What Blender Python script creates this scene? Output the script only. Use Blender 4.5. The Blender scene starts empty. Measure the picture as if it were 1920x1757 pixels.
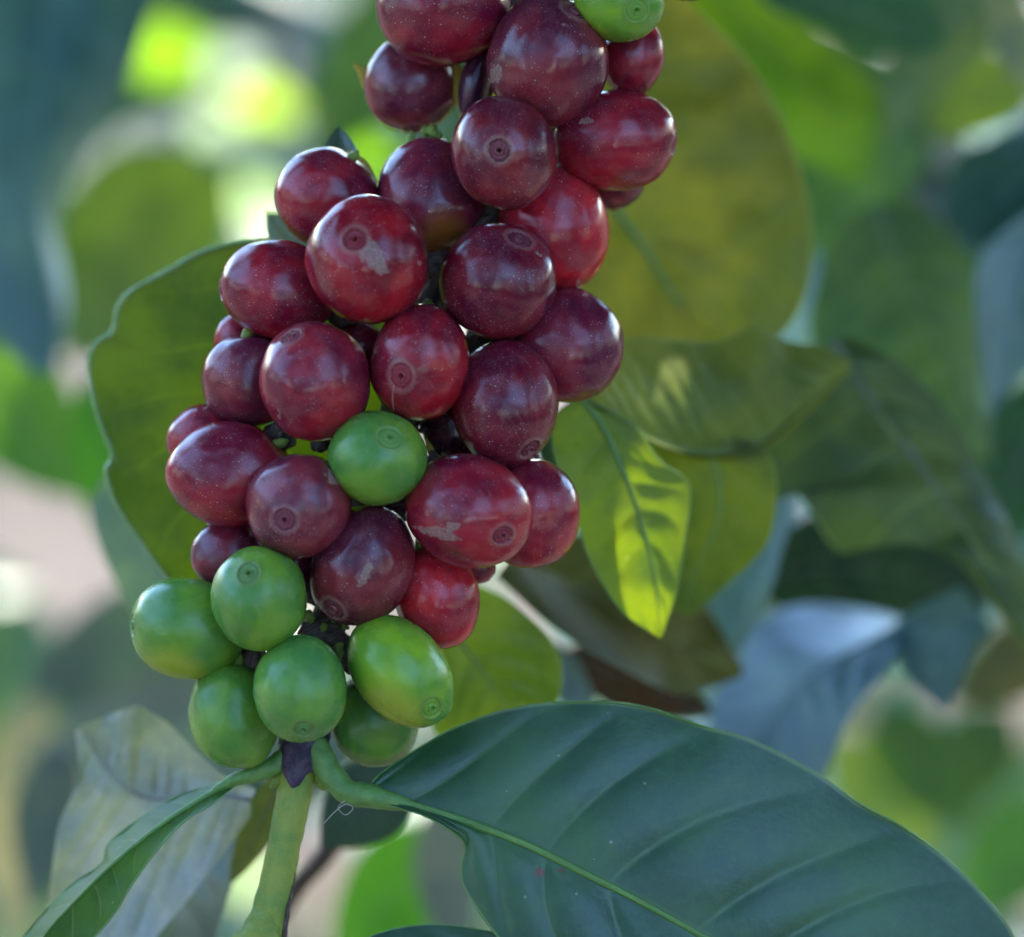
import bpy, bmesh, math, random
import numpy as np
from mathutils import Vector, Matrix, noise

# ------------------------------------------------------------------ camera
S = 0.000075            # metres per photo pixel in the plane of focus
D0 = 0.45               # metres from lens to the plane of focus
PITCH = math.radians(20)
ORG = Vector((0, 0, 0.95))
F = Vector((0, math.cos(PITCH), -math.sin(PITCH)))
R = Vector((1, 0, 0))
U = Vector((0, math.sin(PITCH), math.cos(PITCH)))
CAM = ORG - F * D0
sc = bpy.context.scene
COL = sc.collection
cd = bpy.data.cameras.new("camera")
cam = bpy.data.objects.new("camera", cd); COL.objects.link(cam)
cam.location = CAM
cam.rotation_euler = (math.pi / 2 - PITCH, 0, 0)
cd.sensor_width = 36
cd.lens = D0 * 36 / (1920 * S)
cd.clip_start = 0.01; cd.clip_end = 500
cd.dof.use_dof = True
cd.dof.focus_distance = D0 - 105 * S
cd.dof.aperture_fstop = 7.2
cd.dof.aperture_blades = 0
sc.camera = cam

# ------------------------------------------------------------------ light
SUN_EL = math.radians(52)
SUN_AZ = math.radians(22)       # measured from +Y towards +X: behind the fruit, a little right
SUN = Vector((math.sin(SUN_AZ) * math.cos(SUN_EL), math.cos(SUN_AZ) * math.cos(SUN_EL), math.sin(SUN_EL)))
w = bpy.data.worlds.new("World"); sc.world = w; w.use_nodes = True
nt = w.node_tree; bg = nt.nodes["Background"]
sky = nt.nodes.new("ShaderNodeTexSky"); sky.sky_type = 'NISHITA'; sky.sun_disc = False
sky.sun_elevation = SUN_EL; sky.sun_rotation = SUN_AZ
sky.air_density = 1.0; sky.dust_density = 0.0; sky.ozone_density = 3.0; sky.altitude = 1000
nt.links.new(sky.outputs[0], bg.inputs[0]); bg.inputs[1].default_value = 0.15
sl = bpy.data.lights.new("sun", 'SUN'); sl.energy = 2.0; sl.angle = math.radians(0.5); sl.color = (1.0, 0.93, 0.82)
so = bpy.data.objects.new("sun", sl); COL.objects.link(so)
so.rotation_euler = (-SUN).to_track_quat('-Z', 'Y').to_euler()
vs = sc.view_settings
vs.view_transform = 'Standard'; vs.look = 'None'; vs.gamma = 1; vs.use_curve_mapping = False
vs.exposure = 3.3
sc.cycles.max_bounces = 8; sc.cycles.transparent_max_bounces = 8

# ------------------------------------------------------------------ helpers
def W(x, y, z=0.0):
    """photo pixel + height z (px, towards the lens) -> world point"""
    dep = D0 - z * S
    k = dep / D0
    return CAM + F * dep + R * ((x - 960) * S * k) + U * ((878.5 - y) * S * k)

def tag(o, label=None, cat=None, group=None, kind=None):
    if label: o['label'] = label
    if cat: o['category'] = cat
    if group: o['group'] = group
    if kind: o['kind'] = kind
    return o

def empty(name, loc):
    o = bpy.data.objects.new(name, None); COL.objects.link(o); o.location = loc
    o.empty_display_size = 0.005
    return o

def mesh_obj(name, verts, faces, mat, parent=None, org=None, attrs=None, color=None):
    if org is None: org = Vector((0, 0, 0))
    me = bpy.data.meshes.new(name)
    me.from_pydata([tuple(Vector(v) - org) for v in verts], [], faces)
    me.polygons.foreach_set("use_smooth", [True] * len(me.polygons))
    for an, (typ, data) in (attrs or {}).items():
        a = me.attributes.new(an, typ, 'POINT')
        if typ == 'FLOAT_VECTOR':
            a.data.foreach_set('vector', [c for v in data for c in v])
        else:
            a.data.foreach_set('value', list(data))
    me.update()
    me.materials.append(mat)
    o = bpy.data.objects.new(name, me); COL.objects.link(o)
    if parent:
        o.parent = parent
        o.location = org - Vector(parent.location)
    else:
        o.location = org
    if color: o.color = (*color, 1)
    return o

def spline(pts, n):
    """Catmull-Rom through the points, n samples evenly by length"""
    P = np.array([list(p) + [0] * (3 - len(p)) for p in pts], float)
    if len(P) == 2:
        t = np.linspace(0, 1, n)[:, None]
        return P[0] * (1 - t) + P[1] * t
    E = np.vstack([2 * P[0] - P[1], P, 2 * P[-1] - P[-2]])
    out = []
    m = 24
    for i in range(1, len(E) - 2):
        p0, p1, p2, p3 = E[i - 1], E[i], E[i + 1], E[i + 2]
        for j in range(m):
            t = j / m
            out.append(0.5 * ((2 * p1) + (-p0 + p2) * t + (2 * p0 - 5 * p1 + 4 * p2 - p3) * t * t + (-p0 + 3 * p1 - 3 * p2 + p3) * t ** 3))
    out.append(E[-2])
    out = np.array(out)
    d = np.r_[0, np.cumsum(np.linalg.norm(np.diff(out, axis=0), axis=1))]
    q = np.linspace(0, d[-1], n)
    return np.stack([np.interp(q, d, out[:, k]) for k in range(3)], 1)

def tube(name, pts, radii, mat, parent=None, n=40, seg=14, color=None, org=None, lump=0.0, flat=1.0, seed=0):
    """tapered tube through (x,y,z) pixels; radii in pixels, resampled"""
    C = spline(pts, n)
    rr = np.interp(np.linspace(0, 1, n), np.linspace(0, 1, len(radii)), radii)
    verts = []; att = []
    for i in range(n):
        c = C[i]
        tg = C[min(i + 1, n - 1)] - C[max(i - 1, 0)]
        tg = Vector(tg).normalized()
        a = tg.cross(Vector((0, 0, 1)))
        if a.length < 1e-3: a = Vector((1, 0, 0))
        a.normalize(); b = a.cross(tg).normalized()
        for j in range(seg):
            th = 2 * math.pi * j / seg
            q = rr[i]
            if lump:
                q *= 1 + lump * noise.noise(Vector((math.cos(th) * 1.3, math.sin(th) * 1.3, i * 0.35 + seed)))
            v = Vector(c) + a * (math.cos(th) * q) + b * (math.sin(th) * q * flat)
            verts.append(W(*v)); att.append((math.cos(th), math.sin(th), i / n * 12))
    faces = [(i * seg + j, i * seg + (j + 1) % seg, (i + 1) * seg + (j + 1) % seg, (i + 1) * seg + j) for i in range(n - 1) for j in range(seg)]
    k = len(verts)
    verts.append(W(*C[0])); att.append((0, 0, 0)); verts.append(W(*C[-1])); att.append((0, 0, 12))
    faces += [(k, (j + 1) % seg, j) for j in range(seg)]
    faces += [(k + 1, (n - 1) * seg + j, (n - 1) * seg + (j + 1) % seg) for j in range(seg)]
    return mesh_obj(name, verts, faces, mat, parent, org if org is not None else W(*C[0]), {'uc': ('FLOAT_VECTOR', att)}, color)

# ------------------------------------------------------------------ materials
class NB:
    def __init__(s, name):
        s.m = bpy.data.materials.new(name); s.m.use_nodes = True
        s.t = s.m.node_tree; s.t.nodes.clear()
        s.out = s.t.nodes.new('ShaderNodeOutputMaterial')
    def n(s, typ, **kw):
        o = s.t.nodes.new(typ)
        for k, v in kw.items(): setattr(o, k, v)
        return o
    def l(s, a, b): s.t.links.new(a, b)
    def put(s, sock, v):
        if v is None: return
        if hasattr(v, 'is_linked'): s.l(v, sock)
        else:
            if sock.type == 'RGBA' and len(v) == 3: v = (*v, 1)
            sock.default_value = v
    def math(s, op, a, b=0.0, clamp=False):
        o = s.n('ShaderNodeMath', operation=op, use_clamp=clamp); s.put(o.inputs[0], a); s.put(o.inputs[1], b); return o.outputs[0]
    def mix(s, f, a, b, bt='MIX'):
        o = s.n('ShaderNodeMix', data_type='RGBA', blend_type=bt); s.put(o.inputs[0], f); s.put(o.inputs[6], a); s.put(o.inputs[7], b); return o.outputs[2]
    def rng(s, v, a, b, c=0.0, d=1.0, smooth=True):
        o = s.n('ShaderNodeMapRange', interpolation_type='SMOOTHSTEP' if smooth else 'LINEAR')
        s.put(o.inputs[0], v); o.inputs[1].default_value = a; o.inputs[2].default_value = b; o.inputs[3].default_value = c; o.inputs[4].default_value = d
        return o.outputs[0]
    def noise(s, vec, scale, detail=3, rough=0.55, dist=0.0):
        o = s.n('ShaderNodeTexNoise'); s.put(o.inputs['Vector'], vec); o.inputs['Scale'].default_value = scale
        o.inputs['Detail'].default_value = detail; o.inputs['Roughness'].default_value = rough; o.inputs['Distortion'].default_value = dist
        return o.outputs[0]
    def vor(s, vec, scale, feat='F1', rand=1.0):
        o = s.n('ShaderNodeTexVoronoi', feature=feat); s.put(o.inputs['Vector'], vec); o.inputs['Scale'].default_value = scale
        o.inputs['Randomness'].default_value = rand
        return o
    def attr(s, name):
        return s.n('ShaderNodeAttribute', attribute_name=name)
    def objinfo(s): return s.n('ShaderNodeObjectInfo')
    def bump(s, h, strength, dist):
        o = s.n('ShaderNodeBump'); s.put(o.inputs['Height'], h); o.inputs['Strength'].default_value = strength; o.inputs['Distance'].default_value = dist
        return o.outputs[0]
    def offs(s, vec, info):
        """shift texture space by the object's own random number"""
        m = s.n('ShaderNodeVectorMath', operation='SCALE'); s.put(m.inputs[0], (3.1, 7.7, 5.3)); 
        r = s.math('MULTIPLY', info.outputs['Random'], 40.0); s.l(r, m.inputs['Scale'])
        a = s.n('ShaderNodeVectorMath', operation='ADD'); s.l(vec, a.inputs[0]); s.l(m.outputs[0], a.inputs[1])
        return a.outputs[0]

def scale_col(b, col, k):
    return b.mix(1.0, col, k, 'MULTIPLY')

def make_cherry_mat(green=False):
    b = NB('green_cherry_skin' if green else 'red_cherry_skin')
    at = b.attr('uc'); info = b.objinfo()
    v = b.offs(at.outputs['Vector'], info)
    base = info.outputs['Color']
    n1 = b.noise(v, 1.1, 3, 0.5, 0.3)
    n2 = b.noise(v, 3.2, 4, 0.6)
    if green:
        c = b.mix(b.rng(n1, 0.35, 0.68), scale_col(b, base, (0.62, 0.80, 0.9)), scale_col(b, base, (1.45, 1.16, 0.7)))
        c = b.mix(b.math('MULTIPLY', b.rng(n2, 0.4, 0.75), 0.35), c, scale_col(b, base, (0.8, 0.72, 0.6)))
    else:
        c = b.mix(b.rng(n1, 0.36, 0.66), scale_col(b, base, (0.60, 0.60, 0.85)), scale_col(b, base, (1.35, 1.15, 0.80)))
        c = b.mix(b.math('MULTIPLY', b.rng(n2, 0.5, 0.72), 0.45), c, scale_col(b, base, (0.55, 0.55, 0.65)))
    # fine meridian streaks running from the calyx
    mp = b.n('ShaderNodeSeparateXYZ'); b.l(at.outputs['Vector'], mp.inputs[0])
    an = b.math('ARCTAN2', mp.outputs[1], mp.outputs[0])
    cx = b.n('ShaderNodeCombineXYZ'); b.l(b.math('MULTIPLY', an, 9.0), cx.inputs[0]); b.l(b.math('MULTIPLY', mp.outputs[2], 1.3), cx.inputs[1])
    b.l(b.math('MULTIPLY', info.outputs['Random'], 30.0), cx.inputs[2])
    stk = b.noise(cx.outputs[0], 1.6, 3, 0.6)
    tipw = b.rng(mp.outputs[2], 0.2, 0.95)
    c = b.mix(b.math('MULTIPLY', b.math('MULTIPLY', b.rng(stk, 0.52, 0.72), tipw), 0.30 if green else 0.16), c,
              (0.30, 0.38, 0.14) if green else (0.34, 0.13, 0.12))
    # waxy bloom, dust grains and small pale lenticels
    fine = b.noise(v, 75, 2, 0.7)
    mid = b.noise(v, 2.4, 3, 0.6)
    grain = b.math('MULTIPLY', b.rng(fine, 0.53, 0.66), b.rng(mid, 0.33, 0.60))
    bl = (0.20, 0.30, 0.14) if green else (0.36, 0.14, 0.15)
    c = b.mix(b.math('MULTIPLY', grain, 0.2 if green else 0.55), c, bl)
    c = b.mix(b.math('MULTIPLY', b.rng(mid, 0.42, 0.75), 0.08 if green else 0.07), c, bl)
    vo = b.vor(v, 21); 
    sel = b.n('ShaderNodeSeparateColor'); b.l(vo.outputs['Color'], sel.inputs[0])
    rad = b.math('MULTIPLY', b.math('SUBTRACT', sel.outputs[0], 0.38, True), 0.37)
    dot = b.math('MULTIPLY', b.math('LESS_THAN', vo.outputs['Distance'], rad), b.rng(mid, 0.34, 0.58))
    c = b.mix(b.math('MULTIPLY', dot, 0.30 if green else 0.75), c, (0.42, 0.50, 0.28) if green else (0.58, 0.37, 0.33))
    # hair-like scratches
    wv = b.noise(v, 6.5, 2, 0.5, 2.5)
    scr = b.math('MULTIPLY', b.math('LESS_THAN', b.math('ABSOLUTE', b.math('SUBTRACT', wv, 0.5)), 0.0022), b.rng(n2, 0.52, 0.62))
    c = b.mix(b.math('MULTIPLY', scr, 0.5), c, (0.40, 0.42, 0.30) if green else (0.50, 0.30, 0.26))
    # corky scars placed per fruit
    sa = b.attr('scar')
    sn = b.noise(v, 9, 5, 0.6)
    sm = b.rng(b.math('ADD', sa.outputs['Fac'], b.math('MULTIPLY', b.math('SUBTRACT', sn, 0.5), 1.25)), 0.42, 0.54)
    scol = b.mix(b.rng(b.noise(v, 42, 3, 0.7), 0.35, 0.7), (0.16, 0.08, 0.06), (0.42, 0.32, 0.25))
    c = b.mix(b.math('MULTIPLY', sm, 0.68), c, scol)
    # ripening blush given per fruit
    oa = b.attr('blush')
    c = b.mix(oa.outputs['Fac'], c, (0.22, 0.075, 0.012) if not green else (0.30, 0.37, 0.03))
    # ring of cork around the calyx
    ra = b.attr('ring')
    rn = b.math('ADD', ra.outputs['Fac'], b.math('MULTIPLY', b.math('SUBTRACT', b.noise(v, 12, 3), 0.5), 0.7))
    c = b.mix(b.math('MULTIPLY', b.rng(rn, 0.45, 0.95), 0.45), c, (0.16, 0.20, 0.05) if green else (0.34, 0.16, 0.13))
    p = b.n('ShaderNodeBsdfPrincipled')
    b.l(c, p.inputs['Base Color'])
    rough = b.rng(mid, 0.3, 0.75, 0.20 if green else 0.10, 0.32 if green else 0.19)
    rough = b.math('ADD', rough, b.math('MULTIPLY', sm, 0.3))
    b.l(rough, p.inputs['Roughness'])
    p.inputs['Specular IOR Level'].default_value = 0.42 if green else 0.42
    p.inputs['Subsurface Weight'].default_value = 0.25 if green else 0.12
    p.inputs['Subsurface Radius'].default_value = (0.6, 1.0, 0.25) if green else (1.0, 0.2, 0.15)
    p.inputs['Subsurface Scale'].default_value = 0.0015
    h = b.math('ADD', b.math('MULTIPLY', fine, 0.5), b.math('MULTIPLY', b.noise(v, 9, 3, 0.6), 1.2))
    h = b.math('ADD', h, b.math('MULTIPLY', sm, 0.8))
    h = b.math('ADD', h, b.math('MULTIPLY', dot, 0.5))
    b.l(b.bump(h, 0.22, 0.0001), p.inputs['Normal'])
    b.l(p.outputs[0], b.out.inputs[0])
    return b.m

def make_calyx_mat(green=False):
    b = NB('green_calyx' if green else 'red_calyx')
    at = b.attr('uc'); info = b.objinfo()
    v = b.offs(at.outputs['Vector'], info)
    ra = b.attr('ring')      # 1 at rim, 0 at pit
    rn = b.math('ADD', ra.outputs['Fac'], b.math('MULTIPLY', b.math('SUBTRACT', b.noise(v, 16, 4, 0.7), 0.5), 0.62))
    cr = b.n('ShaderNodeValToRGB'); b.l(rn, cr.inputs[0])
    e = cr.color_ramp.elements
    if green:
        st = [(0, (.02, .03, .008)), (.13, (.03, .05, .01)), (.26, (.16, .25, .06)), (.42, (.07, .13, .03)), (.7, (.11, .19, .05)), (.86, (.06, .09, .02)), (.95, (.18, .24, .08)), (1, (.11, .22, .05))]
    else:
        st = [(0, (.01, .004, .004)), (.12, (.04, .008, .01)), (.26, (.34, .13, .11)), (.40, (.14, .02, .03)), (.66, (.19, .04, .055)), (.84, (.05, .01, .015)), (.94, (.46, .26, .19)), (1, (.22, .07, .07))]
    e[0].position = st[0][0]; e[0].color = (*st[0][1], 1); e[1].position = st[-1][0]; e[1].color = (*st[-1][1], 1)
    for pos, c in st[1:-1]:
        q = e.new(pos); q.color = (*c, 1)
    c = b.mix(b.rng(info.outputs['Random'], 0.0, 1.0, 0.35, 0.8), cr.outputs[0], info.outputs['Color'])
    c = b.mix(b.math('MULTIPLY', b.rng(b.noise(v, 30, 4, 0.7), 0.5, 0.75), 0.4), c, (0.4, 0.36, 0.25) if green else (0.46, 0.32, 0.27))
    p = b.n('ShaderNodeBsdfPrincipled'); b.l(c, p.inputs['Base Color'])
    p.inputs['Roughness'].default_value = 0.5; p.inputs['Specular IOR Level'].default_value = 0.4
    b.l(b.bump(b.noise(v, 40, 4, 0.7), 0.6, 0.00015), p.inputs['Normal'])
    b.l(p.outputs[0], b.out.inputs[0])
    return b.m

def make_leaf_mat(name, trans=0.35, rough=0.38, spec=0.5, vein=0.35, veincol=(0.16, 0.25, 0.06), tcol=(1.9, 1.7, 0.5), spots=0.0, edge=0.5, spotcol=(0.10, 0.05, 0.02), coat=0.0):
    b = NB(name)
    at = b.attr('lf'); info = b.objinfo()
    sp = b.n('ShaderNodeSeparateXYZ'); b.l(at.outputs['Vector'], sp.inputs[0])
    tt, ss, ph = sp.outputs
    tc = b.n('ShaderNodeTexCoord'); v = b.offs(tc.outputs['Object'], info)
    base = info.outputs['Color']
    nz = b.noise(v, 60, 4, 0.6)
    nf = b.noise(v, 900, 3, 0.7)
    c = b.mix(b.rng(nz, 0.35, 0.68), scale_col(b, base, (0.62, 0.72, 0.80)), scale_col(b, base, (1.45, 1.28, 1.05)))
    c = b.mix(b.math('MULTIPLY', b.rng(nf, 0.45, 0.8), 0.30), c, scale_col(b, base, (1.7, 1.6, 1.7)))
    # lateral veins: where the phase crosses whole numbers
    fr = b.math('FRACT', b.math('ADD', ph, b.math('MULTIPLY', b.math('SUBTRACT', b.noise(v, 120, 2), 0.5), 0.06)))
    dv = b.math('ABSOLUTE', b.math('SUBTRACT', fr, 0.5))
    vl = b.rng(dv, 0.008, 0.040, 1, 0)
    absS = b.math('ABSOLUTE', ss)
    vl = b.math('MULTIPLY', vl, b.rng(absS, 0.55, 0.97, 1, 0.15))
    # tiny net veins
    ve = b.vor(v, 900, 'DISTANCE_TO_EDGE')
    net = b.rng(ve.outputs['Distance'], 0.0, 0.09, 1, 0)
    c = b.mix(b.math('MULTIPLY', net, vein * 0.07), c, veincol)
    c = b.mix(b.math('MULTIPLY', vl, vein), c, veincol)
    mr = b.rng(absS, 0.012, 0.045, 1, 0)
    c = b.mix(b.math('MULTIPLY', mr, min(1, vein * 1.6)), c, veincol)
    c = b.mix(b.math('MULTIPLY', b.rng(absS, 0.975, 0.995), edge), c, (0.22, 0.30, 0.12))
    if spots:
        s1 = b.noise(v, 170, 3, 0.6)
        c = b.mix(b.math('MULTIPLY', b.rng(s1, 0.68, 0.80), spots), c, spotcol)
        s2 = b.noise(v, 38, 3, 0.6)
        c = b.mix(b.math('MULTIPLY', b.rng(s2, 0.42, 0.62), spots * 0.9), c, scale_col(b, base, (0.62, 1.0, 0.7)))
    mk = b.attr('mark'); c = b.mix(b.rng(b.math('ADD', mk.outputs['Fac'], b.math('MULTIPLY', b.math('SUBTRACT', b.noise(v, 700, 3), 0.5), 0.9)), 0.45, 0.6), c, (0.11, 0.045, 0.022))
    # dust flecks
    vo = b.vor(v, 420); sel = b.n('ShaderNodeSeparateColor'); b.l(vo.outputs['Color'], sel.inputs[0])
    rad = b.math('MULTIPLY', b.math('SUBTRACT', sel.outputs[0], 0.72, True), 0.45)
    c = b.mix(b.math('MULTIPLY', b.math('LESS_THAN', vo.outputs['Distance'], rad), 0.45), c, (0.30, 0.34, 0.28))
    p = b.n('ShaderNodeBsdfPrincipled'); b.l(c, p.inputs['Base Color'])
    b.l(b.rng(nz, 0.3, 0.7, rough - 0.04, rough + 0.10), p.inputs['Roughness'])
    p.inputs['Specular IOR Level'].default_value = spec
    p.inputs['Coat Weight'].default_value = coat; p.inputs['Coat Roughness'].default_value = 0.35
    h = b.math('ADD', b.math('MULTIPLY', nf, 0.4), b.math('MULTIPLY', b.noise(v, 240, 3, 0.6), 0.8))
    h = b.math('SUBTRACT', h, b.math('MULTIPLY', net, 0.04))
    b.l(b.bump(h, 0.7, 0.0002), p.inputs['Normal'])
    tr = b.n('ShaderNodeBsdfTranslucent')
    b.l(scale_col(b, c, tcol), tr.inputs[0])
    mx = b.n('ShaderNodeMixShader'); mx.inputs[0].default_value = trans
    b.l(p.outputs[0], mx.inputs[1]); b.l(tr.outputs[0], mx.inputs[2])
    b.l(mx.outputs[0], b.out.inputs[0])
    return b.m

def make_bark_mat(name, c1, c2, rough=0.6, scale=2.0, fine=9):
    b = NB(name); at = b.attr('uc'); info = b.objinfo(); v = b.offs(at.outputs['Vector'], info)
    c = b.mix(b.rng(b.noise(v, scale, 4, 0.65), 0.35, 0.68), c1, c2)
    c = b.mix(b.math('MULTIPLY', b.rng(b.noise(v, fine, 3, 0.7), 0.55, 0.75), 0.35), c, tuple(min(1, x * 2.0 + 0.03) for x in c2))
    p = b.n('ShaderNodeBsdfPrincipled'); b.l(c, p.inputs['Base Color']); p.inputs['Roughness'].default_value = rough
    p.inputs['Specular IOR Level'].default_value = 0.4
    b.l(b.bump(b.noise(v, fine, 4, 0.7), 0.5, 0.0003), p.inputs['Normal'])
    b.l(p.outputs[0], b.out.inputs[0]); return b.m

def make_ground_mat():
    b = NB('soil'); tc = b.n('ShaderNodeTexCoord'); v = tc.outputs['Object']
    c = b.mix(b.rng(b.noise(v, 3.5, 5, 0.6), 0.35, 0.65), (0.080, 0.057, 0.042), (0.115, 0.088, 0.070))
    c = b.mix(b.math('MULTIPLY', b.rng(b.noise(v, 22, 4, 0.7), 0.52, 0.66), 0.6), c, (0.14, 0.12, 0.05))
    p = b.n('ShaderNodeBsdfPrincipled'); b.l(c, p.inputs['Base Color']); p.inputs['Roughness'].default_value = 0.95
    p.inputs['Specular IOR Level'].default_value = 0.15
    b.l(b.bump(b.noise(v, 30, 5, 0.7), 0.6, 0.03), p.inputs['Normal'])
    b.l(p.outputs[0], b.out.inputs[0]); return b.m

M_RED = make_cherry_mat(); M_GRN = make_cherry_mat(True)
M_RCAL = make_calyx_mat(); M_GCAL = make_calyx_mat(True)
M_TOP = make_leaf_mat('dark_leaf_upper_side', trans=0.10, rough=0.33, spec=0.6, vein=0.55, veincol=(0.05, 0.12, 0.03))
M_BACK = make_leaf_mat('thin_backlit_leaf', trans=0.55, rough=0.42, spec=0.4, vein=0.3, veincol=(0.13, 0.20, 0.02), tcol=(2.0, 1.8, 0.35), edge=0.8)
M_YEL = make_leaf_mat('yellowing_leaf', trans=0.45, rough=0.5, spec=0.35, vein=0.3, veincol=(0.30, 0.28, 0.06), spots=0.22, tcol=(1.7, 1.5, 0.4))
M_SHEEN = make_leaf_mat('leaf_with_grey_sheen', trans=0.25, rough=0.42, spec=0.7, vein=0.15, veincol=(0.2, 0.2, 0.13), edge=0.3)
M_MATT = make_leaf_mat('soft_green_leaf', trans=0.30, rough=0.50, spec=0.32, vein=0.4, veincol=(0.20, 0.26, 0.10), edge=0.6)
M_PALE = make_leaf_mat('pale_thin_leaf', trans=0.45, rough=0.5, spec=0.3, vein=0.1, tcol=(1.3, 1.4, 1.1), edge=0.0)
M_DULL = make_leaf_mat('dull_leaf', trans=0.22, rough=0.34, spec=0.5, vein=0.3, veincol=(0.14, 0.17, 0.08))
def make_rib_mat():
    b = NB('leaf_rib'); at = b.attr('uc'); info = b.objinfo(); v = b.offs(at.outputs['Vector'], info)
    c = b.mix(b.rng(b.noise(v, 1.2, 4, 0.65), 0.35, 0.68), scale_col(b, info.outputs['Color'], (0.8, 0.85, 0.8)), scale_col(b, info.outputs['Color'], (1.25, 1.15, 1.2)))
    p = b.n('ShaderNodeBsdfPrincipled'); b.l(c, p.inputs['Base Color']); p.inputs['Roughness'].default_value = 0.42
    b.l(b.bump(b.noise(v, 10, 4, 0.7), 0.4, 0.0002), p.inputs['Normal'])
    b.l(p.outputs[0], b.out.inputs[0]); return b.m
M_RIB = make_rib_mat()
M_STEM = make_bark_mat('green_stem', (0.13, 0.23, 0.035), (0.26, 0.30, 0.04), 0.38, 0.5, 9)
M_BARK = make_bark_mat('brown_bark', (0.045, 0.030, 0.022), (0.14, 0.095, 0.07), 0.75, 2.0, 11)
M_SHEATH = make_bark_mat('purple_stipule', (0.018, 0.011, 0.028), (0.085, 0.055, 0.085), 0.6, 2.2, 9)
M_SOIL = make_ground_mat()
M_TWIG = make_bark_mat('twig_bark', (0.06, 0.035, 0.02), (0.12, 0.08, 0.05), 0.8, 1.5, 8)
M_PETAL = make_bark_mat('yellow_bract', (0.42, 0.30, 0.02), (0.50, 0.36, 0.05), 0.5, 1.0, 6)
M_FIBRE = make_bark_mat('pale_fibre', (0.4, 0.36, 0.3), (0.5, 0.46, 0.4), 0.7, 2, 8)

# ------------------------------------------------------------------ setting
gs = 60
mesh_obj('ground', [(-gs, -gs, 0), (gs, -gs, 0), (gs, gs, 0), (-gs, gs, 0)], [(0, 1, 2, 3)], M_SOIL)
tag(bpy.data.objects['ground'], 'sunlit pinkish brown soil seen far out of focus between the leaves', 'ground', kind='structure')

# ------------------------------------------------------------------ leaves
def leaf(label, mid, left, right, mat, col, n=9, lat=1.6, puff=8, arch=0, nt=60, ns=10, wave=0, wf=14, grp=None, rib=5, ribcol=(0.10, 0.22, 0.045), petiole=None, cat='leaf', crink=0, seed=0, front=1, marks=(), name='coffee_leaf', rim=0, ribend=0.97):
    """a blade lofted between two margins and a midrib, all (x,y,z) photo pixels"""
    A, L, Rr = spline(mid, nt), spline(left, nt), spline(right, nt)
    root = empty(name, W(*A[0]))
    tag(root, label, cat, grp)
    verts = []; lf = []; mk = []
    cols = [(-1 + j / ns) for j in range(ns)] + [0] + [(j + 1) / ns for j in range(ns)]
    nc = len(cols)
    # surface directions for pushing the blade along its normal
    for i in range(nt):
        t = i / (nt - 1)
        for s in cols:
            M = L[i] if s < 0 else Rr[i]
            a = abs(s)
            P = A[i] + (M - A[i]) * a
            wid = np.linalg.norm((M - A[i])[:2])
            ph = t * n + 0.16 * math.sin(t * n * 1.9 + seed + s) - a * lat * (0.6 + 0.4 * a)
            fr = ph - math.floor(ph)
            env = min(1, a * 5) * max(0, 1 - a ** 3) * math.sin(math.pi * min(1, max(0, t * 0.96 + .02))) ** 0.4
            dz = puff * env * (math.sqrt(abs(math.sin(math.pi * (fr + 0.5)))) - 0.4)
            dz += arch * math.sin(math.pi * a) * math.sin(math.pi * t)
            if wave: dz += wave * a ** 3 * (math.sin(t * wf + (1.7 if s < 0 else 0) + seed) + 0.5 * math.sin(t * wf * 2.3 + seed * 2 + 1))
            if crink: dz += crink * noise.noise(Vector((P[0] / 90, P[1] / 90, seed)))
            mk.append(max([0.0] + [1.2 - 0.7 * math.hypot((P[0] - a_) / c_, (P[1] - b_) / d_) for a_, b_, c_, d_ in marks])); verts.append(W(P[0], P[1], P[2] + dz * front)); lf.append((t, s, ph + 0.5 * 0 + 0.0))
    # veins sit where ph+0.5 crosses a whole number (valley of the puff)
    lf = [(a, b_, c + 0.5) for a, b_, c in lf] if False else lf
    faces = [(i * nc + j, i * nc + j + 1, (i + 1) * nc + j + 1, (i + 1) * nc + j) for i in range(nt - 1) for j in range(nc - 1)]
    mesh_obj('blade', verts, faces, mat, root, root.location, {'lf': ('FLOAT_VECTOR', lf), 'mark': ('FLOAT', mk)}, col)
    if rib:
        k = max(2, int(nt * ribend))
        pts = [(A[i][0], A[i][1], A[i][2] + front * rib * 0.25) for i in range(0, k, max(1, nt // 24))]
        tube('midrib', pts, [rib, rib * .8, rib * .5, rib * .2], M_RIB, root, n=nt, seg=10, flat=0.8, color=ribcol)
    if rim:
        for E in (L, Rr):
            tube('margin', [tuple(E[i]) for i in range(0, nt, 2)], [rim * .6, rim, rim, rim, rim * .5], M_RIB, root, n=nt * 2, seg=8, lump=0.5, seed=seed, color=ribcol)
    if petiole:
        tube('petiole', *petiole, M_RIB, root, n=40, seg=18, lump=0.12, color=ribcol)
    return root

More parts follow.
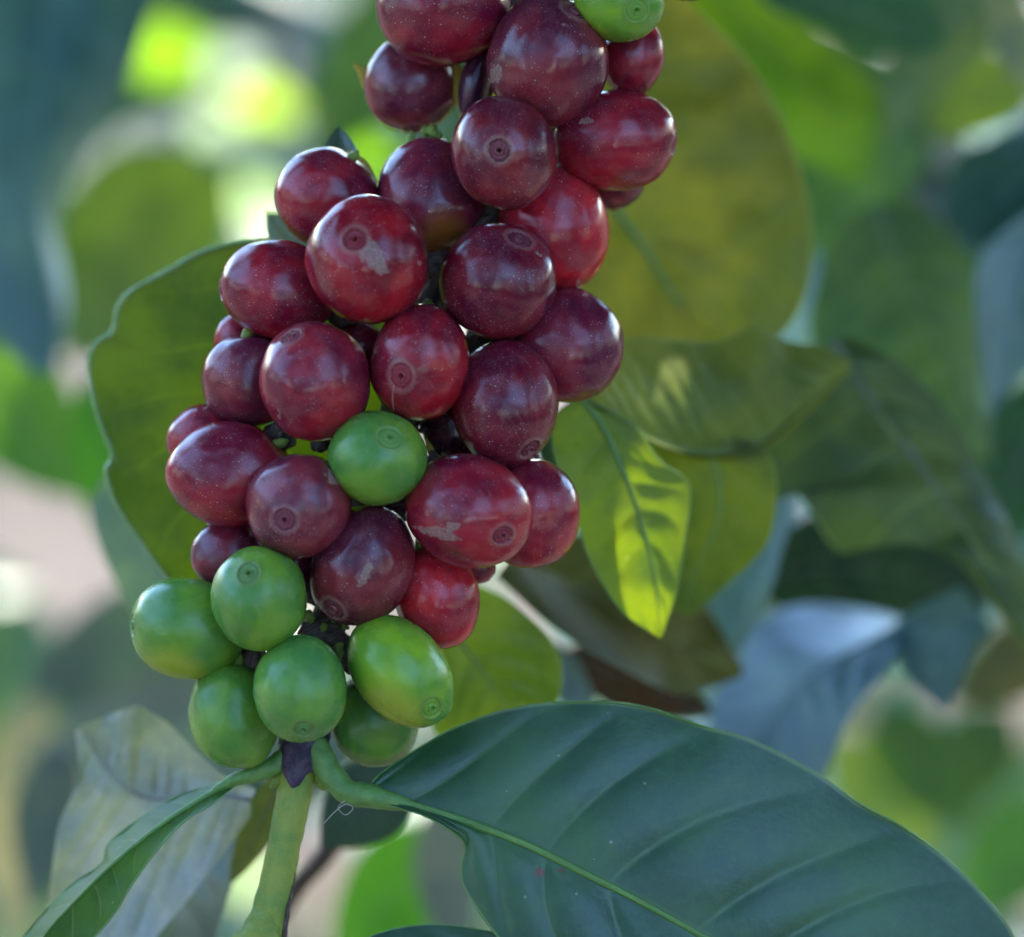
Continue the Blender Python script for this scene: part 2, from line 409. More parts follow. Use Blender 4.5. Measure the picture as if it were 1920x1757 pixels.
def simple(label, base, tip, width, mat, col, bend=(0, 0), roll=0, fold=0, z=(0, 0), **kw):
    bx, by = base; tx, ty = tip
    dx, dy = tx - bx, ty - by; ln = math.hypot(dx, dy); px, py = -dy / ln, dx / ln
    mid, L, Rr = [], [], []
    K = 12
    for i in range(K + 1):
        t = i / K
        bb = 4 * t * (1 - t)
        x = bx + dx * t + px * bend[0] * bb; y = by + dy * t + py * bend[0] * bb
        zz = z[0] + (z[1] - z[0]) * t + bend[1] * bb
        wd = width * (math.sin(math.pi * min(1, t ** 0.85)) ** 0.8 * (1 - 0.25 * t)) + 2
        if t > .9: wd *= (1 - t) * 8 + 0.2
        mid.append((x, y, zz))
        L.append((x + px * wd, y + py * wd, zz + roll * wd + fold * wd))
        Rr.append((x - px * wd, y - py * wd, zz - roll * wd + fold * wd))
    kw.setdefault('nt', 40); kw.setdefault('ns', 7)
    return leaf(label, mid, L, Rr, mat, col, **kw)

DGR = (0.030, 0.075, 0.035); TEAL = (0.025, 0.070, 0.050); MID = (0.045, 0.120, 0.022); OLV = (0.070, 0.110, 0.012)
LIME = (0.110, 0.210, 0.015); YOL = (0.155, 0.160, 0.018); GRY = (0.095, 0.115, 0.080); KHA = (0.20, 0.20, 0.085)

# big dark leaf in focus, lower right
leaf('big dark green leaf in sharp focus filling the lower right, quilted between its veins',
     [(690, 1488, 60), (780, 1512, 66), (900, 1550, 70), (1000, 1590, 74), (1100, 1640, 78), (1200, 1690, 82), (1320, 1757, 86), (1460, 1835, 88), (1620, 1925, 84), (1780, 2020, 70), (1900, 2100, 50)],
     [(688, 1480, 62), (712, 1452, 50), (760, 1418, 30), (850, 1366, 6), (960, 1329, -8), (1080, 1316, -12), (1200, 1324, -14), (1320, 1362, -10), (1410, 1388, -12), (1530, 1450, -16), (1610, 1506, -20), (1700, 1555, -22), (1790, 1625, -30), (1862, 1700, -36), (1905, 1765, -40), (1950, 1900, -20), (1925, 2090, 40)],
     [(690, 1494, 62), (740, 1512, 78), (800, 1532, 96), (850, 1562, 100), (872, 1585, 84), (866, 1620, 80), (870, 1660, 84), (898, 1708, 92), (940, 1765, 100), (1010, 1840, 112), (1140, 1960, 124), (1400, 2100, 130), (1700, 2160, 100), (1890, 2110, 55)],
     M_TOP, (0.022, 0.080, 0.030), n=9.5, lat=1.5, puff=13, arch=16, nt=190, ns=34, wave=5, wf=22, rib=9, rim=2.2, seed=2, marks=[(1012, 1634, 10, 9), (1050, 1632, 11, 4)],
     petiole=([(592, 1395, 20), (606, 1428, 34), (628, 1462, 46), (655, 1486, 54), (700, 1494, 60), (790, 1516, 66)], [26, 25, 24, 24, 17, 8]))
# olive leaf behind the cluster, left
leaf('broad olive leaf lit from behind, with a pale wavy rim, left of the cluster',
     [(690, 430, -250), (620, 560, -260), (540, 720, -270), (470, 900, -285), (420, 1060, -290), (400, 1150, -300)],
     [(640, 430, -275), (500, 450, -277), (440, 456, -278), (372, 476, -279), (300, 516, -280), (247, 545, -277), (222, 575, -281), (212, 622, -282), (184, 640, -277), (167, 676, -282), (174, 740, -284), (190, 800, -282), (212, 856, -284), (199, 880, -282), (216, 940, -286), (262, 1010, -287), (318, 1086, -286), (390, 1160, -283)],
     [(760, 440, -250), (800, 560, -280), (780, 760, -300), (690, 930, -310), (560, 1060, -310), (420, 1150, -300)],
     M_BACK, (0.050, 0.090, 0.006), n=8, lat=1.5, puff=2.5, arch=10, nt=130, ns=16, rib=9, rim=4.6, crink=8, seed=5, ribcol=(0.20, 0.32, 0.10))
# twisted leaf lower left with its petiole
leaf('narrow twisted green leaf hanging to the lower left from the node, pale midrib',
     [(440, 1462, 20), (370, 1502, 22), (300, 1548, 24), (220, 1612, 20), (150, 1680, 10), (90, 1745, 0), (40, 1820, -20)],
     [(444, 1454, 20), (400, 1470, -20), (330, 1494, -60), (270, 1530, -80), (205, 1580, -90), (190, 1620, -70), (130, 1662, -80), (60, 1735, -80), (10, 1800, -60)],
     [(446, 1470, 20), (400, 1506, 46), (340, 1545, 50), (290, 1600, 60), (245, 1662, 50), (215, 1712, 50), (160, 1775, 30), (80, 1850, 0)],
     M_MATT, (0.036, 0.110, 0.008), n=9, lat=1.0, puff=6, arch=-10, nt=90, ns=10, rib=6, wave=4, wf=30, rim=1.8, seed=9,
     petiole=([(545, 1402, 10), (520, 1432, 16), (480, 1450, 20), (440, 1462, 20), (400, 1482, 22)], [20, 20, 17, 13, 6]))
# corrugated leaf behind it, its grey glare put into the base colour
leaf('corrugated leaf with grey glare painted into its green and a ragged tip behind the twisted one, lower left',
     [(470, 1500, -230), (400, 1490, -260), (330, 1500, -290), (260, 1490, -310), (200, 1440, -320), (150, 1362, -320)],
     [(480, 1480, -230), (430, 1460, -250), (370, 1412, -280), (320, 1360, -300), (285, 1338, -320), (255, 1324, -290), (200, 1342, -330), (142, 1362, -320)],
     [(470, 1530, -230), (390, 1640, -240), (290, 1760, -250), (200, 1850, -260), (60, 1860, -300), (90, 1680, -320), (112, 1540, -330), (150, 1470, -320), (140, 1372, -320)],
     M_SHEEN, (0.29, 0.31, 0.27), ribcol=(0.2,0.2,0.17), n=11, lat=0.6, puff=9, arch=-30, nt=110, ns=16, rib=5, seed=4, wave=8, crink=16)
leaf('blue green leaf surface below and behind the twisted leaf, cut by the bottom edge',
     [(470, 1470, -560), (400, 1580, -600), (330, 1700, -640), (280, 1860, -700)],
     [(440, 1450, -600), (330, 1540, -700), (230, 1640, -760), (160, 1860, -800)],
     [(520, 1470, -560), (470, 1580, -520), (430, 1680, -520), (380, 1860, -600)],
     M_TOP, (0.04, 0.085, 0.065), n=6, puff=14, nt=40, ns=8, rib=5)  # blue in this base colour stands for reflected sky
leaf('top margin of a blue green leaf just entering at the bottom edge, centre',
     [(1000, 1765, 60), (900, 1790, 60), (780, 1800, 60), (640, 1800, 50)],
     [(1010, 1760, 60), (930, 1748, 40), (830, 1734, 20), (740, 1742, 10), (640, 1775, 20)],
     [(1000, 1780, 60), (900, 1870, 90), (780, 1880, 100), (640, 1820, 60)],
     M_TOP, (0.03, 0.08, 0.05), n=5, puff=8, nt=50, ns=8, rib=4, rim=1.5)  # sky reflection tints the base colour blue green
# yellow green leaf to the right of the cluster
leaf('bright yellow green leaf hanging right of the cluster with a sunlit patch on its edge',
     [(1085, 742, -230), (1130, 800, -235), (1170, 890, -240), (1205, 990, -240), (1228, 1090, -245), (1240, 1195, -250)],
     [(1080, 745, -225), (1036, 790, -215), (1046, 880, -220), (1082, 980, -225), (1112, 1062, -230), (1168, 1148, -240), (1236, 1196, -250)],
     [(1100, 745, -230), (1190, 800, -250), (1235, 862, -262), (1292, 912, -270), (1286, 1000, -272), (1270, 1100, -262), (1242, 1196, -250)],
     M_BACK, (0.095, 0.155, 0.012), n=7, lat=1.2, puff=6, nt=80, ns=12, rib=6, seed=6, rim=1.6, crink=10)
leaf('olive yellow leaf half hanging behind the bright one, right of the cluster',
     [(1250, 800, -460), (1330, 850, -470), (1350, 960, -480), (1310, 1060, -490), (1280, 1150, -500)],
     [(1150, 770, -450), (1200, 850, -460), (1270, 960, -480), (1262, 1060, -490), (1262, 1150, -500)],
     [(1300, 800, -460), (1440, 850, -480), (1446, 1000, -490), (1370, 1090, -500), (1290, 1160, -500)],
     M_BACK, (0.075, 0.105, 0.006), n=6, puff=5, nt=40, ns=8, rib=4, seed=7)
leaf('curled leaf with grey sheen and close ribs, tip curving to the right of the cluster',
     [(1060, 742, -215), (1140, 770, -260), (1220, 822, -330), (1320, 850, -430), (1420, 832, -500), (1500, 770, -560), (1590, 690, -600)],
     [(1060, 720, -240), (1120, 660, -320), (1190, 632, -400), (1290, 640, -470), (1350, 638, -520), (1420, 612, -560), (1480, 640, -590), (1540, 650, -600), (1600, 680, -600)],
     [(1062, 746, -218), (1142, 778, -265), (1222, 832, -338), (1322, 862, -440), (1424, 846, -512), (1508, 782, -570), (1596, 696, -604)],
     M_MATT, (0.115, 0.150, 0.018), ribcol=(0.12,0.18,0.03), n=12.5, lat=-2.3, puff=8.5, nt=120, ns=18, rib=2, seed=8, arch=30, crink=12)
# large yellow olive leaf, upper right
leaf('large yellow olive mottled leaf with brown spots behind the upper right cherries',
     [(940, -60, -700), (1030, 140, -720), (1120, 340, -740), (1200, 455, -760), (1270, 560, -770), (1345, 668, -790)],
     [(900, -50, -700), (880, 200, -640), (940, 420, -640), (1020, 560, -640), (1130, 660, -660), (1250, 690, -720), (1335, 672, -785)],
     [(1000, -120, -700), (1200, -90, -760), (1310, 20, -800), (1400, 110, -820), (1460, 210, -830), (1505, 330, -835), (1524, 440, -830), (1515, 540, -830), (1480, 610, -820), (1410, 660, -800), (1350, 672, -790)],
     M_YEL, YOL, n=8, lat=1.4, puff=8, nt=90, ns=16, rib=14, seed=3, arch=14, crink=20)

G1 = 'blurred leaves behind the cluster'  # blue and teal base colours below hold the sky's reflection
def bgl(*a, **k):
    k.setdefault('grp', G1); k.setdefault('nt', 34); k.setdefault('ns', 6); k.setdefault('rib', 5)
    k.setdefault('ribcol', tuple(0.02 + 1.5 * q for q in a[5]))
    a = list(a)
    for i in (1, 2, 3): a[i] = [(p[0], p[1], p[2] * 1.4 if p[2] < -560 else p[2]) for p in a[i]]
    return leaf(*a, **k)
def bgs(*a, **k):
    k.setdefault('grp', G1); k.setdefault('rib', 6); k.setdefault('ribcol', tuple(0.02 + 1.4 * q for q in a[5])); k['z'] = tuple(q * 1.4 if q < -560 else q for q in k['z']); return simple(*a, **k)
bgl('large leaf with reflected sky painted blue grey, hanging in the upper left corner, edge running down to the left',
    [(60, -260, -1640), (90, 0, -1580), (70, 250, -1480), (60, 450, -1460), (85, 700, -1440)],
    [(-100, -260, -1620), (-200, 0, -1560), (-200, 250, -1500), (-120, 520, -1450), (60, 700, -1440)],
    [(240, -260, -1600), (285, -40, -1620), (268, 70, -1600), (225, 180, -1590), (140, 330, -1560), (108, 420, -1540), (128, 560, -1500), (105, 690, -1440)],
    M_TOP, (0.065, 0.15, 0.14), n=6, puff=20, seed=1, arch=30)  # blue grey base colour imitates sky reflected on a dark leaf
bgl('broad mid green leaf behind the blue grey one, upper left',
    [(430, 345, -2600), (370, 345, -2600), (280, 400, -2600), (180, 520, -2600), (130, 660, -2600)],
    [(430, 340, -2600), (380, 300, -2500), (300, 270, -2400), (190, 300, -2400), (110, 420, -2500), (90, 560, -2600), (120, 670, -2600)],
    [(430, 350, -2600), (430, 420, -2700), (410, 500, -2800), (330, 580, -2800), (230, 650, -2700), (140, 690, -2600)],
    M_TOP, (0.060, 0.135, 0.020), n=6, puff=20, seed=2)
bgs('blue grey leaf edge rising behind the mid green leaf, upper left', (345, 225), (130, 340), 45, M_TOP, (0.05, 0.09, 0.08), z=(-3000, -2800), roll=-.5, seed=5)
bgl('pale green leaf underside hugging the lower rim of the broad olive leaf',
    [(420, 1190, -600), (340, 1120, -620), (270, 1020, -640), (205, 900, -660)],
    [(400, 1260, -620), (300, 1210, -640), (215, 1090, -650), (170, 960, -660), (195, 890, -660)],
    [(420, 1120, -600), (350, 1070, -620), (290, 980, -630), (215, 890, -650)],
    M_DULL, (0.12, 0.20, 0.11), n=6, puff=6, seed=3)
bgs('dark green leaf passing behind the left rim, pointing down', (170, 700), (270, 1130), 80, M_BACK, (0.03, 0.12, 0.012), z=(-1600, -1600), seed=4)
bgs('small dark leaf tip poking up above the upper left cherry', (640, 360), (634, 236), 42, M_TOP, (0.045, 0.09, 0.045), z=(-180, -200), fold=.8, nt=50, ns=8, rib=3, grp=None)
bgs('grey green leaf bit between the upper left cherry and the olive rim', (600, 500), (500, 400), 46, M_DULL, (0.10, 0.15, 0.10), z=(-220, -260), rib=3, grp=None)
bgs('dark teal leaf below the tan patch at the left', (420, 1150), (40, 1300), 130, M_TOP, (0.028, 0.07, 0.055), z=(-2300, -2500), seed=6, roll=.3)
bgs('dark teal leaf at lower left under the other teal one', (460, 1330), (40, 1430), 110, M_TOP, (0.03, 0.075, 0.06), z=(-2300, -2500), seed=7, roll=.2)
bgs('grey leaf along the left edge near the bottom', (60, 1300), (20, 1800), 90, M_DULL, (0.14, 0.15, 0.14), z=(-2600, -2800), seed=8, roll=.4)
bgs('leaf with sky blue put into its colour beside the grey corrugated one at the left bottom', (110, 1400), (60, 1700), 70, M_TOP, (0.04, 0.08, 0.09), z=(-1500, -1700), seed=9)  # blue of the reflected sky put into the colour
# right-hand side
bgl('lime green leaf curving at the top right, beyond the yellow olive leaf',
    [(1260, -120, -1300), (1350, 0, -1300), (1450, 110, -1320), (1560, 220, -1340), (1620, 330, -1360)],
    [(1200, -60, -1250), (1300, 80, -1250), (1380, 180, -1280), (1470, 280, -1300), (1610, 350, -1360)],
    [(1340, -140, -1350), (1450, -20, -1380), (1560, 80, -1400), (1660, 200, -1400), (1640, 330, -1370)],
    M_BACK, (0.075, 0.155, 0.012), n=6, puff=16, seed=11)
bgl('dark blue green leaf with a smooth lower edge at the top right',
    [(1400, -90, -1150), (1520, -20, -1150), (1620, 30, -1150), (1760, 90, -1150)],
    [(1420, -160, -1150), (1560, -140, -1150), (1700, -80, -1150), (1780, 80, -1150)],
    [(1390, -70, -1150), (1440, 10, -1160), (1560, 62, -1170), (1640, 100, -1170), (1750, 105, -1150)],
    M_MATT, (0.025, 0.085, 0.045), n=6, puff=10, seed=12)
bgl('mid green leaf with a small rust spot, right of the yellow olive leaf',
    [(1440, 60, -1700), (1520, 160, -1700), (1580, 260, -1700), (1600, 400, -1700), (1590, 520, -1700)],
    [(1380, 80, -1650), (1440, 220, -1650), (1480, 340, -1650), (1520, 460, -1660), (1580, 530, -1700)],
    [(1500, 40, -1750), (1660, 110, -1800), (1740, 220, -1820), (1720, 340, -1800), (1660, 440, -1760), (1600, 530, -1700)],
    M_MATT, (0.050, 0.125, 0.035), n=6, puff=16, seed=13)
bgl('pale grey green leaf blade slanting down from the top right corner',
    [(1880, -80, -1400), (1800, 40, -1400), (1720, 150, -1400), (1660, 260, -1400)],
    [(1760, -90, -1400), (1700, 20, -1400), (1660, 140, -1400), (1650, 250, -1400)],
    [(1960, -60, -1450), (1880, 60, -1450), (1780, 170, -1430), (1670, 260, -1400)],
    M_DULL, (0.075, 0.13, 0.055), n=6, puff=12, seed=14)
bgs('rounded light green leaf at the right edge near the top', (1960, 120), (1690, 250), 80, M_BACK, (0.11, 0.16, 0.025), z=(-2000, -1800), seed=15)
bgs('light olive strip of leaf in the top right corner', (1960, 180), (1840, -60), 50, M_DULL, (0.16, 0.19, 0.09), z=(-1100, -1100), seed=16)
bgl('teal leaf at the right edge, below the light green one',
    [(1960, 300, -1200), (1900, 350, -1200), (1840, 400, -1200), (1785, 430, -1200)],
    [(1950, 220, -1200), (1860, 260, -1250), (1790, 300, -1250), (1765, 390, -1230)],
    [(1960, 400, -1150), (1920, 450, -1150), (1850, 480, -1170), (1795, 455, -1200)],
    M_TOP, (0.025, 0.075, 0.060), n=5, puff=12, seed=17)
bgs('small glossy leaf with the sky painted in pale blue at the upper right', (1820, 310), (1740, 270), 34, M_TOP, (0.16, 0.22, 0.22), z=(-1900, -1800), roll=.9, seed=18)  # sky glare painted as a pale base colour
bgs('small shiny leaf with a painted blue glint right of the green leaf', (1780, 420), (1680, 330), 40, M_TOP, (0.06, 0.10, 0.12), z=(-1800, -1800), roll=.8, seed=19)  # glint of sky put into the base colour
bgs('narrow leaf with a painted blue glint at the right, mid height', (1770, 450), (1830, 600), 32, M_TOP, (0.06, 0.10, 0.12), z=(-1700, -1700), roll=.8, seed=20)  # blue glint is base colour, standing for sky
bgl('leaf painted light blue for reflected sky, hanging at the right edge with its tip pointing down',
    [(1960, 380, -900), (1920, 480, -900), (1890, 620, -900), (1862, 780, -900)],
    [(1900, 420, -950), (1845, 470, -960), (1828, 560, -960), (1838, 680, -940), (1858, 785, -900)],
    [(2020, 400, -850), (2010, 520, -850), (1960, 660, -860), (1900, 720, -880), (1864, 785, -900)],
    M_TOP, (0.055, 0.12, 0.12), n=6, puff=14, seed=21)  # light blue colour carries the sky reflection
bgl('green leaf with pale tan streaks of glare, right of the yellow olive leaf',
    [(1640, 380, -1150), (1680, 500, -1150), (1740, 620, -1150), (1800, 740, -1150), (1840, 860, -1150)],
    [(1570, 420, -1100), (1530, 530, -1080), (1520, 640, -1080), (1620, 780, -1100), (1800, 880, -1150)],
    [(1720, 380, -1200), (1800, 460, -1220), (1835, 580, -1220), (1850, 720, -1200), (1860, 870, -1150)],
    M_MATT, (0.050, 0.110, 0.032), n=7, lat=1.0, puff=26, seed=22)
bgl('broad grey green leaf with a thick pale midrib running to the right edge',
    [(1560, 640, -620), (1640, 760, -620), (1730, 880, -610), (1830, 1020, -600), (1900, 1130, -590), (1980, 1260, -580)],
    [(1540, 690, -620), (1470, 760, -640), (1390, 830, -660), (1370, 900, -680), (1440, 940, -650), (1490, 925, -600), (1535, 985, -600), (1580, 1035, -610), (1680, 1015, -600), (1780, 1045, -600), (1860, 1130, -595), (1960, 1270, -580)],
    [(1590, 630, -640), (1700, 690, -640), (1800, 800, -640), (1860, 920, -630), (1920, 1040, -610), (1990, 1250, -580)],
    M_MATT, (0.050, 0.085, 0.028), ribcol=(0.09,0.13,0.06), n=8, lat=1.2, puff=14, nt=70, ns=12, rib=9, seed=23, arch=14, crink=24)
bgl('leaf in the dark hollow, its shade painted deep green, under the grey green leaf',
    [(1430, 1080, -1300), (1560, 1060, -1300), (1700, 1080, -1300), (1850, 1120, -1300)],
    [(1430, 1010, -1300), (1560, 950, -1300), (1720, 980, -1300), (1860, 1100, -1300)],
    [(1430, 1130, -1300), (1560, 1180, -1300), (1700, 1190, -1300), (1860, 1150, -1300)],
    M_MATT, (0.006, 0.022, 0.004), n=6, puff=8, seed=24)  # shade of the hollow put into a near black green
bgl('glossy leaf with sky reflection painted bright blue, below the dark hollow',
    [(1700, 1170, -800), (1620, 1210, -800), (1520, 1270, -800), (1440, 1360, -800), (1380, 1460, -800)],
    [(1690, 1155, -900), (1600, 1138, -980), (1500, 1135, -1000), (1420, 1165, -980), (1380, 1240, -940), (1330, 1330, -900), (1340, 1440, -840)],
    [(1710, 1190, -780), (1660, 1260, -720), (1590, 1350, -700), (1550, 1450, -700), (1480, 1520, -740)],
    M_TOP, (0.028, 0.085, 0.085), n=6, puff=8, seed=25, nt=50, ns=10)  # reflected sky painted into the blade colour
bgl('triangular leaf tip painted blue for reflected sky, pointing down, right of the bright blue leaf',
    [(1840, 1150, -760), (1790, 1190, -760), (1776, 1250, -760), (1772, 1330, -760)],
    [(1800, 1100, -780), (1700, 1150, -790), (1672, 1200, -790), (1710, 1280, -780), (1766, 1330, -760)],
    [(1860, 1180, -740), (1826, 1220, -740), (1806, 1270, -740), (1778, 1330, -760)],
    M_TOP, (0.060, 0.13, 0.135), n=5, puff=10, seed=26)  # blue base colour stands in for sky sheen
bgl('small teal leaf between the olive yellow one and the dark hollow',
    [(1460, 930, -740), (1430, 1020, -740), (1390, 1120, -740), (1370, 1220, -740)],
    [(1430, 930, -740), (1400, 1010, -740), (1330, 1060, -740), (1306, 1130, -740), (1350, 1220, -740)],
    [(1500, 930, -700), (1470, 1020, -700), (1440, 1120, -700), (1390, 1220, -730)],
    M_TOP, (0.06, 0.14, 0.10), n=5, puff=8, seed=27)
bgl('brownish olive leaf with a dark tip below the bright yellow green leaf',
    [(960, 1040, -560), (1080, 1100, -570), (1200, 1170, -580), (1300, 1220, -590), (1394, 1262, -600)],
    [(1000, 980, -560), (1120, 1010, -590), (1240, 1050, -620), (1320, 1130, -620), (1392, 1250, -600)],
    [(930, 1080, -560), (1040, 1180, -560), (1160, 1250, -560), (1280, 1300, -570), (1390, 1270, -600)],
    M_MATT, (0.060, 0.062, 0.014), n=6, puff=12, seed=28, crink=30)
bgs('dark brown withered leaf between the olive leaf and the big dark one', (1060, 1220), (1340, 1340), 70, M_YEL, (0.030, 0.016, 0.012), z=(-800, -760), seed=29, crink=30)
bgl('yellow green leaf behind the lowest red cherry and the light green cherry',
    [(800, 1120, -420), (860, 1200, -430), (920, 1280, -440), (980, 1370, -450)],
    [(880, 1090, -420), (960, 1130, -430), (1040, 1210, -440), (1050, 1300, -450), (1000, 1380, -450)],
    [(760, 1180, -420), (790, 1290, -420), (830, 1390, -430), (940, 1400, -450)],
    M_BACK, (0.085, 0.135, 0.018), n=6, puff=10, seed=30, nt=50, ns=10)
bgs('sliver of leaf with reflected sky painted pale blue above the big dark leaf', (1020, 1200), (1120, 1370), 36, M_TOP, (0.12, 0.20, 0.22), z=(-700, -650), roll=.6, seed=31)  # pale blue colour imitates the reflected sky
bgl('small fragment of teal leaf in the gap under the right hand cherries',
    [(1030, 780, -500), (1050, 850, -500), (1050, 930, -500)], [(1000, 790, -500), (1010, 860, -500), (1040, 930, -500)], [(1060, 790, -500), (1080, 850, -500), (1060, 930, -500)],
    M_TOP, (0.04, 0.10, 0.07), n=4, seed=32)
bgs('round dark green leaf under the petiole of the big dark leaf', (760, 1440), (600, 1590), 85, M_TOP, (0.012, 0.050, 0.028), z=(-520, -560), seed=33)
bgs('mid green leaf with a lime spot below the node, right of the stem', (850, 1560), (620, 1790), 110, M_BACK, (0.035, 0.13, 0.012), z=(-1500, -1600), seed=34)
bgs('blue grey leaf standing behind the mid green one near the bottom', (830, 1500), (850, 1800), 70, M_TOP, (0.09, 0.12, 0.11), z=(-1300, -1400), seed=35)
bgs('olive green leaf base behind the left petiole', (540, 1440), (430, 1660), 38, M_DULL, (0.10, 0.13, 0.03), z=(-300, -420), seed=36)
bgs('deep green leaf across the gap above the upper left cherries', (760, -60), (600, 330), 90, M_BACK, (0.03, 0.085, 0.022), z=(-3500, -3300), seed=37)
bgs('tiny leaf beside the curled leaf, its sunlit glow put into bright green', (1525, 812), (1440, 832), 22, M_BACK, (0.12, 0.30, 0.01), z=(-1000, -1000), seed=38)  # bright colour stands in for direct sun on this leaf
bgs('light green leaf beyond the upper margin of the big dark leaf at the right', (1560, 1380), (1760, 1640), 75, M_MATT, (0.08, 0.14, 0.03), z=(-2600, -2600), seed=39)
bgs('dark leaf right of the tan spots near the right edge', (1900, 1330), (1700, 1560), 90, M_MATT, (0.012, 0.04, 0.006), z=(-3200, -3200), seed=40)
bgs('green leaf in the lower right corner behind the big dark leaf', (1980, 1500), (1800, 1740), 100, M_MATT, (0.02, 0.085, 0.012), z=(-2800, -2800), seed=41)
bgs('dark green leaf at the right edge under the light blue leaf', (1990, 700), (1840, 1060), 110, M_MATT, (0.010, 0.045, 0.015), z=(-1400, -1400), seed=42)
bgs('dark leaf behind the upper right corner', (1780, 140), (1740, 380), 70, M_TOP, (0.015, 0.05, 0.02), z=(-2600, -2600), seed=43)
t = tube('twig', [(700, 1500, -900), (640, 1570, -900), (560, 1660, -900), (470, 1790, -900)], [16, 18, 20, 22], M_TWIG, n=30, seg=12, lump=.2)
tag(t, 'thin brown twig slanting down left behind the green stem', 'twig')

# small sunlit leaves far behind, which the lens turns into discs
G2 = 'small sunlit leaves far behind, blurred into discs'
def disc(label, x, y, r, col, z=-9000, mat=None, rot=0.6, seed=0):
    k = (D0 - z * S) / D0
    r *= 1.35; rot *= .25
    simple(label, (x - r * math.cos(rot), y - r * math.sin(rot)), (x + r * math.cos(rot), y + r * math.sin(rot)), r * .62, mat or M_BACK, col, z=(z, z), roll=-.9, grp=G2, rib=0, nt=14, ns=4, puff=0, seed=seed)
bgs('soft green leaf at the left edge above the tan patch', (-80, 620), (150, 940), 130, M_BACK, (0.05, 0.13, 0.03), z=(-2400, -2400), seed=50)
bgs('leaf painted near black green for the shade in the hollow above the blue triangular tip', (1460, 1120), (1900, 1080), 120, M_MATT, (0.005, 0.020, 0.004), z=(-1700, -1700), seed=52)  # near black colour imitates the hollow's shade
bgs('dark leaf behind the upper right pale glints', (1640, 300), (1880, 640), 120, M_MATT, (0.010, 0.045, 0.010), z=(-2600, -2600), seed=53)
bgs('olive brown leaf beside the blue triangular tip at the right edge', (1990, 1180), (1790, 1320), 80, M_MATT, (0.055, 0.055, 0.012), z=(-1900, -1900), seed=54)
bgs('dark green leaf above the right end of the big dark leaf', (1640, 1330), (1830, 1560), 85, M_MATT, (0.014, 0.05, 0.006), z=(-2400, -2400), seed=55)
bgs('teal leaf behind the node, between the petioles and the tan patch', (680, 1340), (300, 1540), 120, M_TOP, (0.035, 0.09, 0.075), z=(-1300, -1400), seed=56)
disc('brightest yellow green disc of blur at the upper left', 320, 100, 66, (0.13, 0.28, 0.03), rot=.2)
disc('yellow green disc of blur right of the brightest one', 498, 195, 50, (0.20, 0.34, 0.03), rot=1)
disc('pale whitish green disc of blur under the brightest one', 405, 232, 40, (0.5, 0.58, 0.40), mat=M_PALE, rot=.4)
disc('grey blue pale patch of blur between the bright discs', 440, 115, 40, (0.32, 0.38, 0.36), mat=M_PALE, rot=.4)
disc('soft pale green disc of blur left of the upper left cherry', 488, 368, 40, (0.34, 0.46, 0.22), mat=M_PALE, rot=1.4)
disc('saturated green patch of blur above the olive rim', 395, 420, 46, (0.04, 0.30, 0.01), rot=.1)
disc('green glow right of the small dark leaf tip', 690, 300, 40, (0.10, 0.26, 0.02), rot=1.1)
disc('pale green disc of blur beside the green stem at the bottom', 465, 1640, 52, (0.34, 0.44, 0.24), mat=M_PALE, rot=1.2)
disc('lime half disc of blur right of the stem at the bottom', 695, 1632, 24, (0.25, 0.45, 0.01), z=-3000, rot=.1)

# ---- leafy mass of the same shrubs, and an unseen canopy arranged to shade the fruit
def mass(label, items, mat, cols, name='foliage'):
    verts = []; faces = []; lf = []
    for (c, d, n_, ln, wd) in items:
        s = d.cross(n_).normalized()
        base = len(verts); K = 7
        for i in range(K + 1):
            t = i / K
            wv = wd * math.sin(math.pi * min(1, t ** .85)) ** .8 * (1 - .3 * t) + ln * 0.004
            cc = c + d * (ln * (t - .5)) - n_ * (ln * 0.12 * (2 * t - 1) ** 2)
            for j, q in enumerate((-1, -.5, 0, .5, 1)):
                verts.append(cc + s * (wv * q) + n_ * (abs(q) * wv * .25)); lf.append((t, q, t * 7 - abs(q) * 1.4))
        faces += [(base + i * 5 + j, base + i * 5 + j + 1, base + (i + 1) * 5 + j + 1, base + (i + 1) * 5 + j) for i in range(K) for j in range(4)]
    o = mesh_obj(name, verts, faces, mat, None, None, {'lf': ('FLOAT_VECTOR', lf)}, cols)
    tag(o, label, 'foliage', kind='stuff'); return o

rg = random.Random(11)
def rand_dir(r): 
    v = Vector((r.gauss(0, 1), r.gauss(0, 1), r.gauss(0, 1))); return v.normalized()
DISCS = [(320, 100), (498, 195), (405, 232), (440, 115), (486, 372), (395, 420), (690, 300), (465, 1640)]
# sun gets through to these points
SUNNY = [W(1276, 930, -270)]
for q in [(320, 100), (498, 195), (405, 232), (440, 115), (486, 372), (395, 420), (690, 300), (465, 1640)]: SUNNY.append(W(q[0], q[1], -9000))
def clear(c, ln, d, n_, w_=.22):
    """does this leaf keep out of the shafts of sunlight?"""
    s_ = d.cross(n_).normalized(); dn = SUN.dot(n_)
    if abs(dn) < .05: dn = .05
    for k, p in enumerate(SUNNY):
        rr = 0.0028 if k == 0 else 0.022
        a = (c - p).dot(n_) / dn
        if a < -.02: continue
        q = p + SUN * a - c; g = rr / abs(dn)
        if abs(q.dot(d)) < ln * .5 + g and abs(q.dot(s_)) < ln * w_ + g: return False
    return True
def in_view(c, margin=0.02):
    v = c - CAM; dep = v.dot(F)
    if dep <= 0.02: return False
    k = dep / D0
    return abs(v.dot(R)) < (960 * S + margin) * k and abs(v.dot(U)) < (879 * S + margin) * k
items = []
shade = ORG
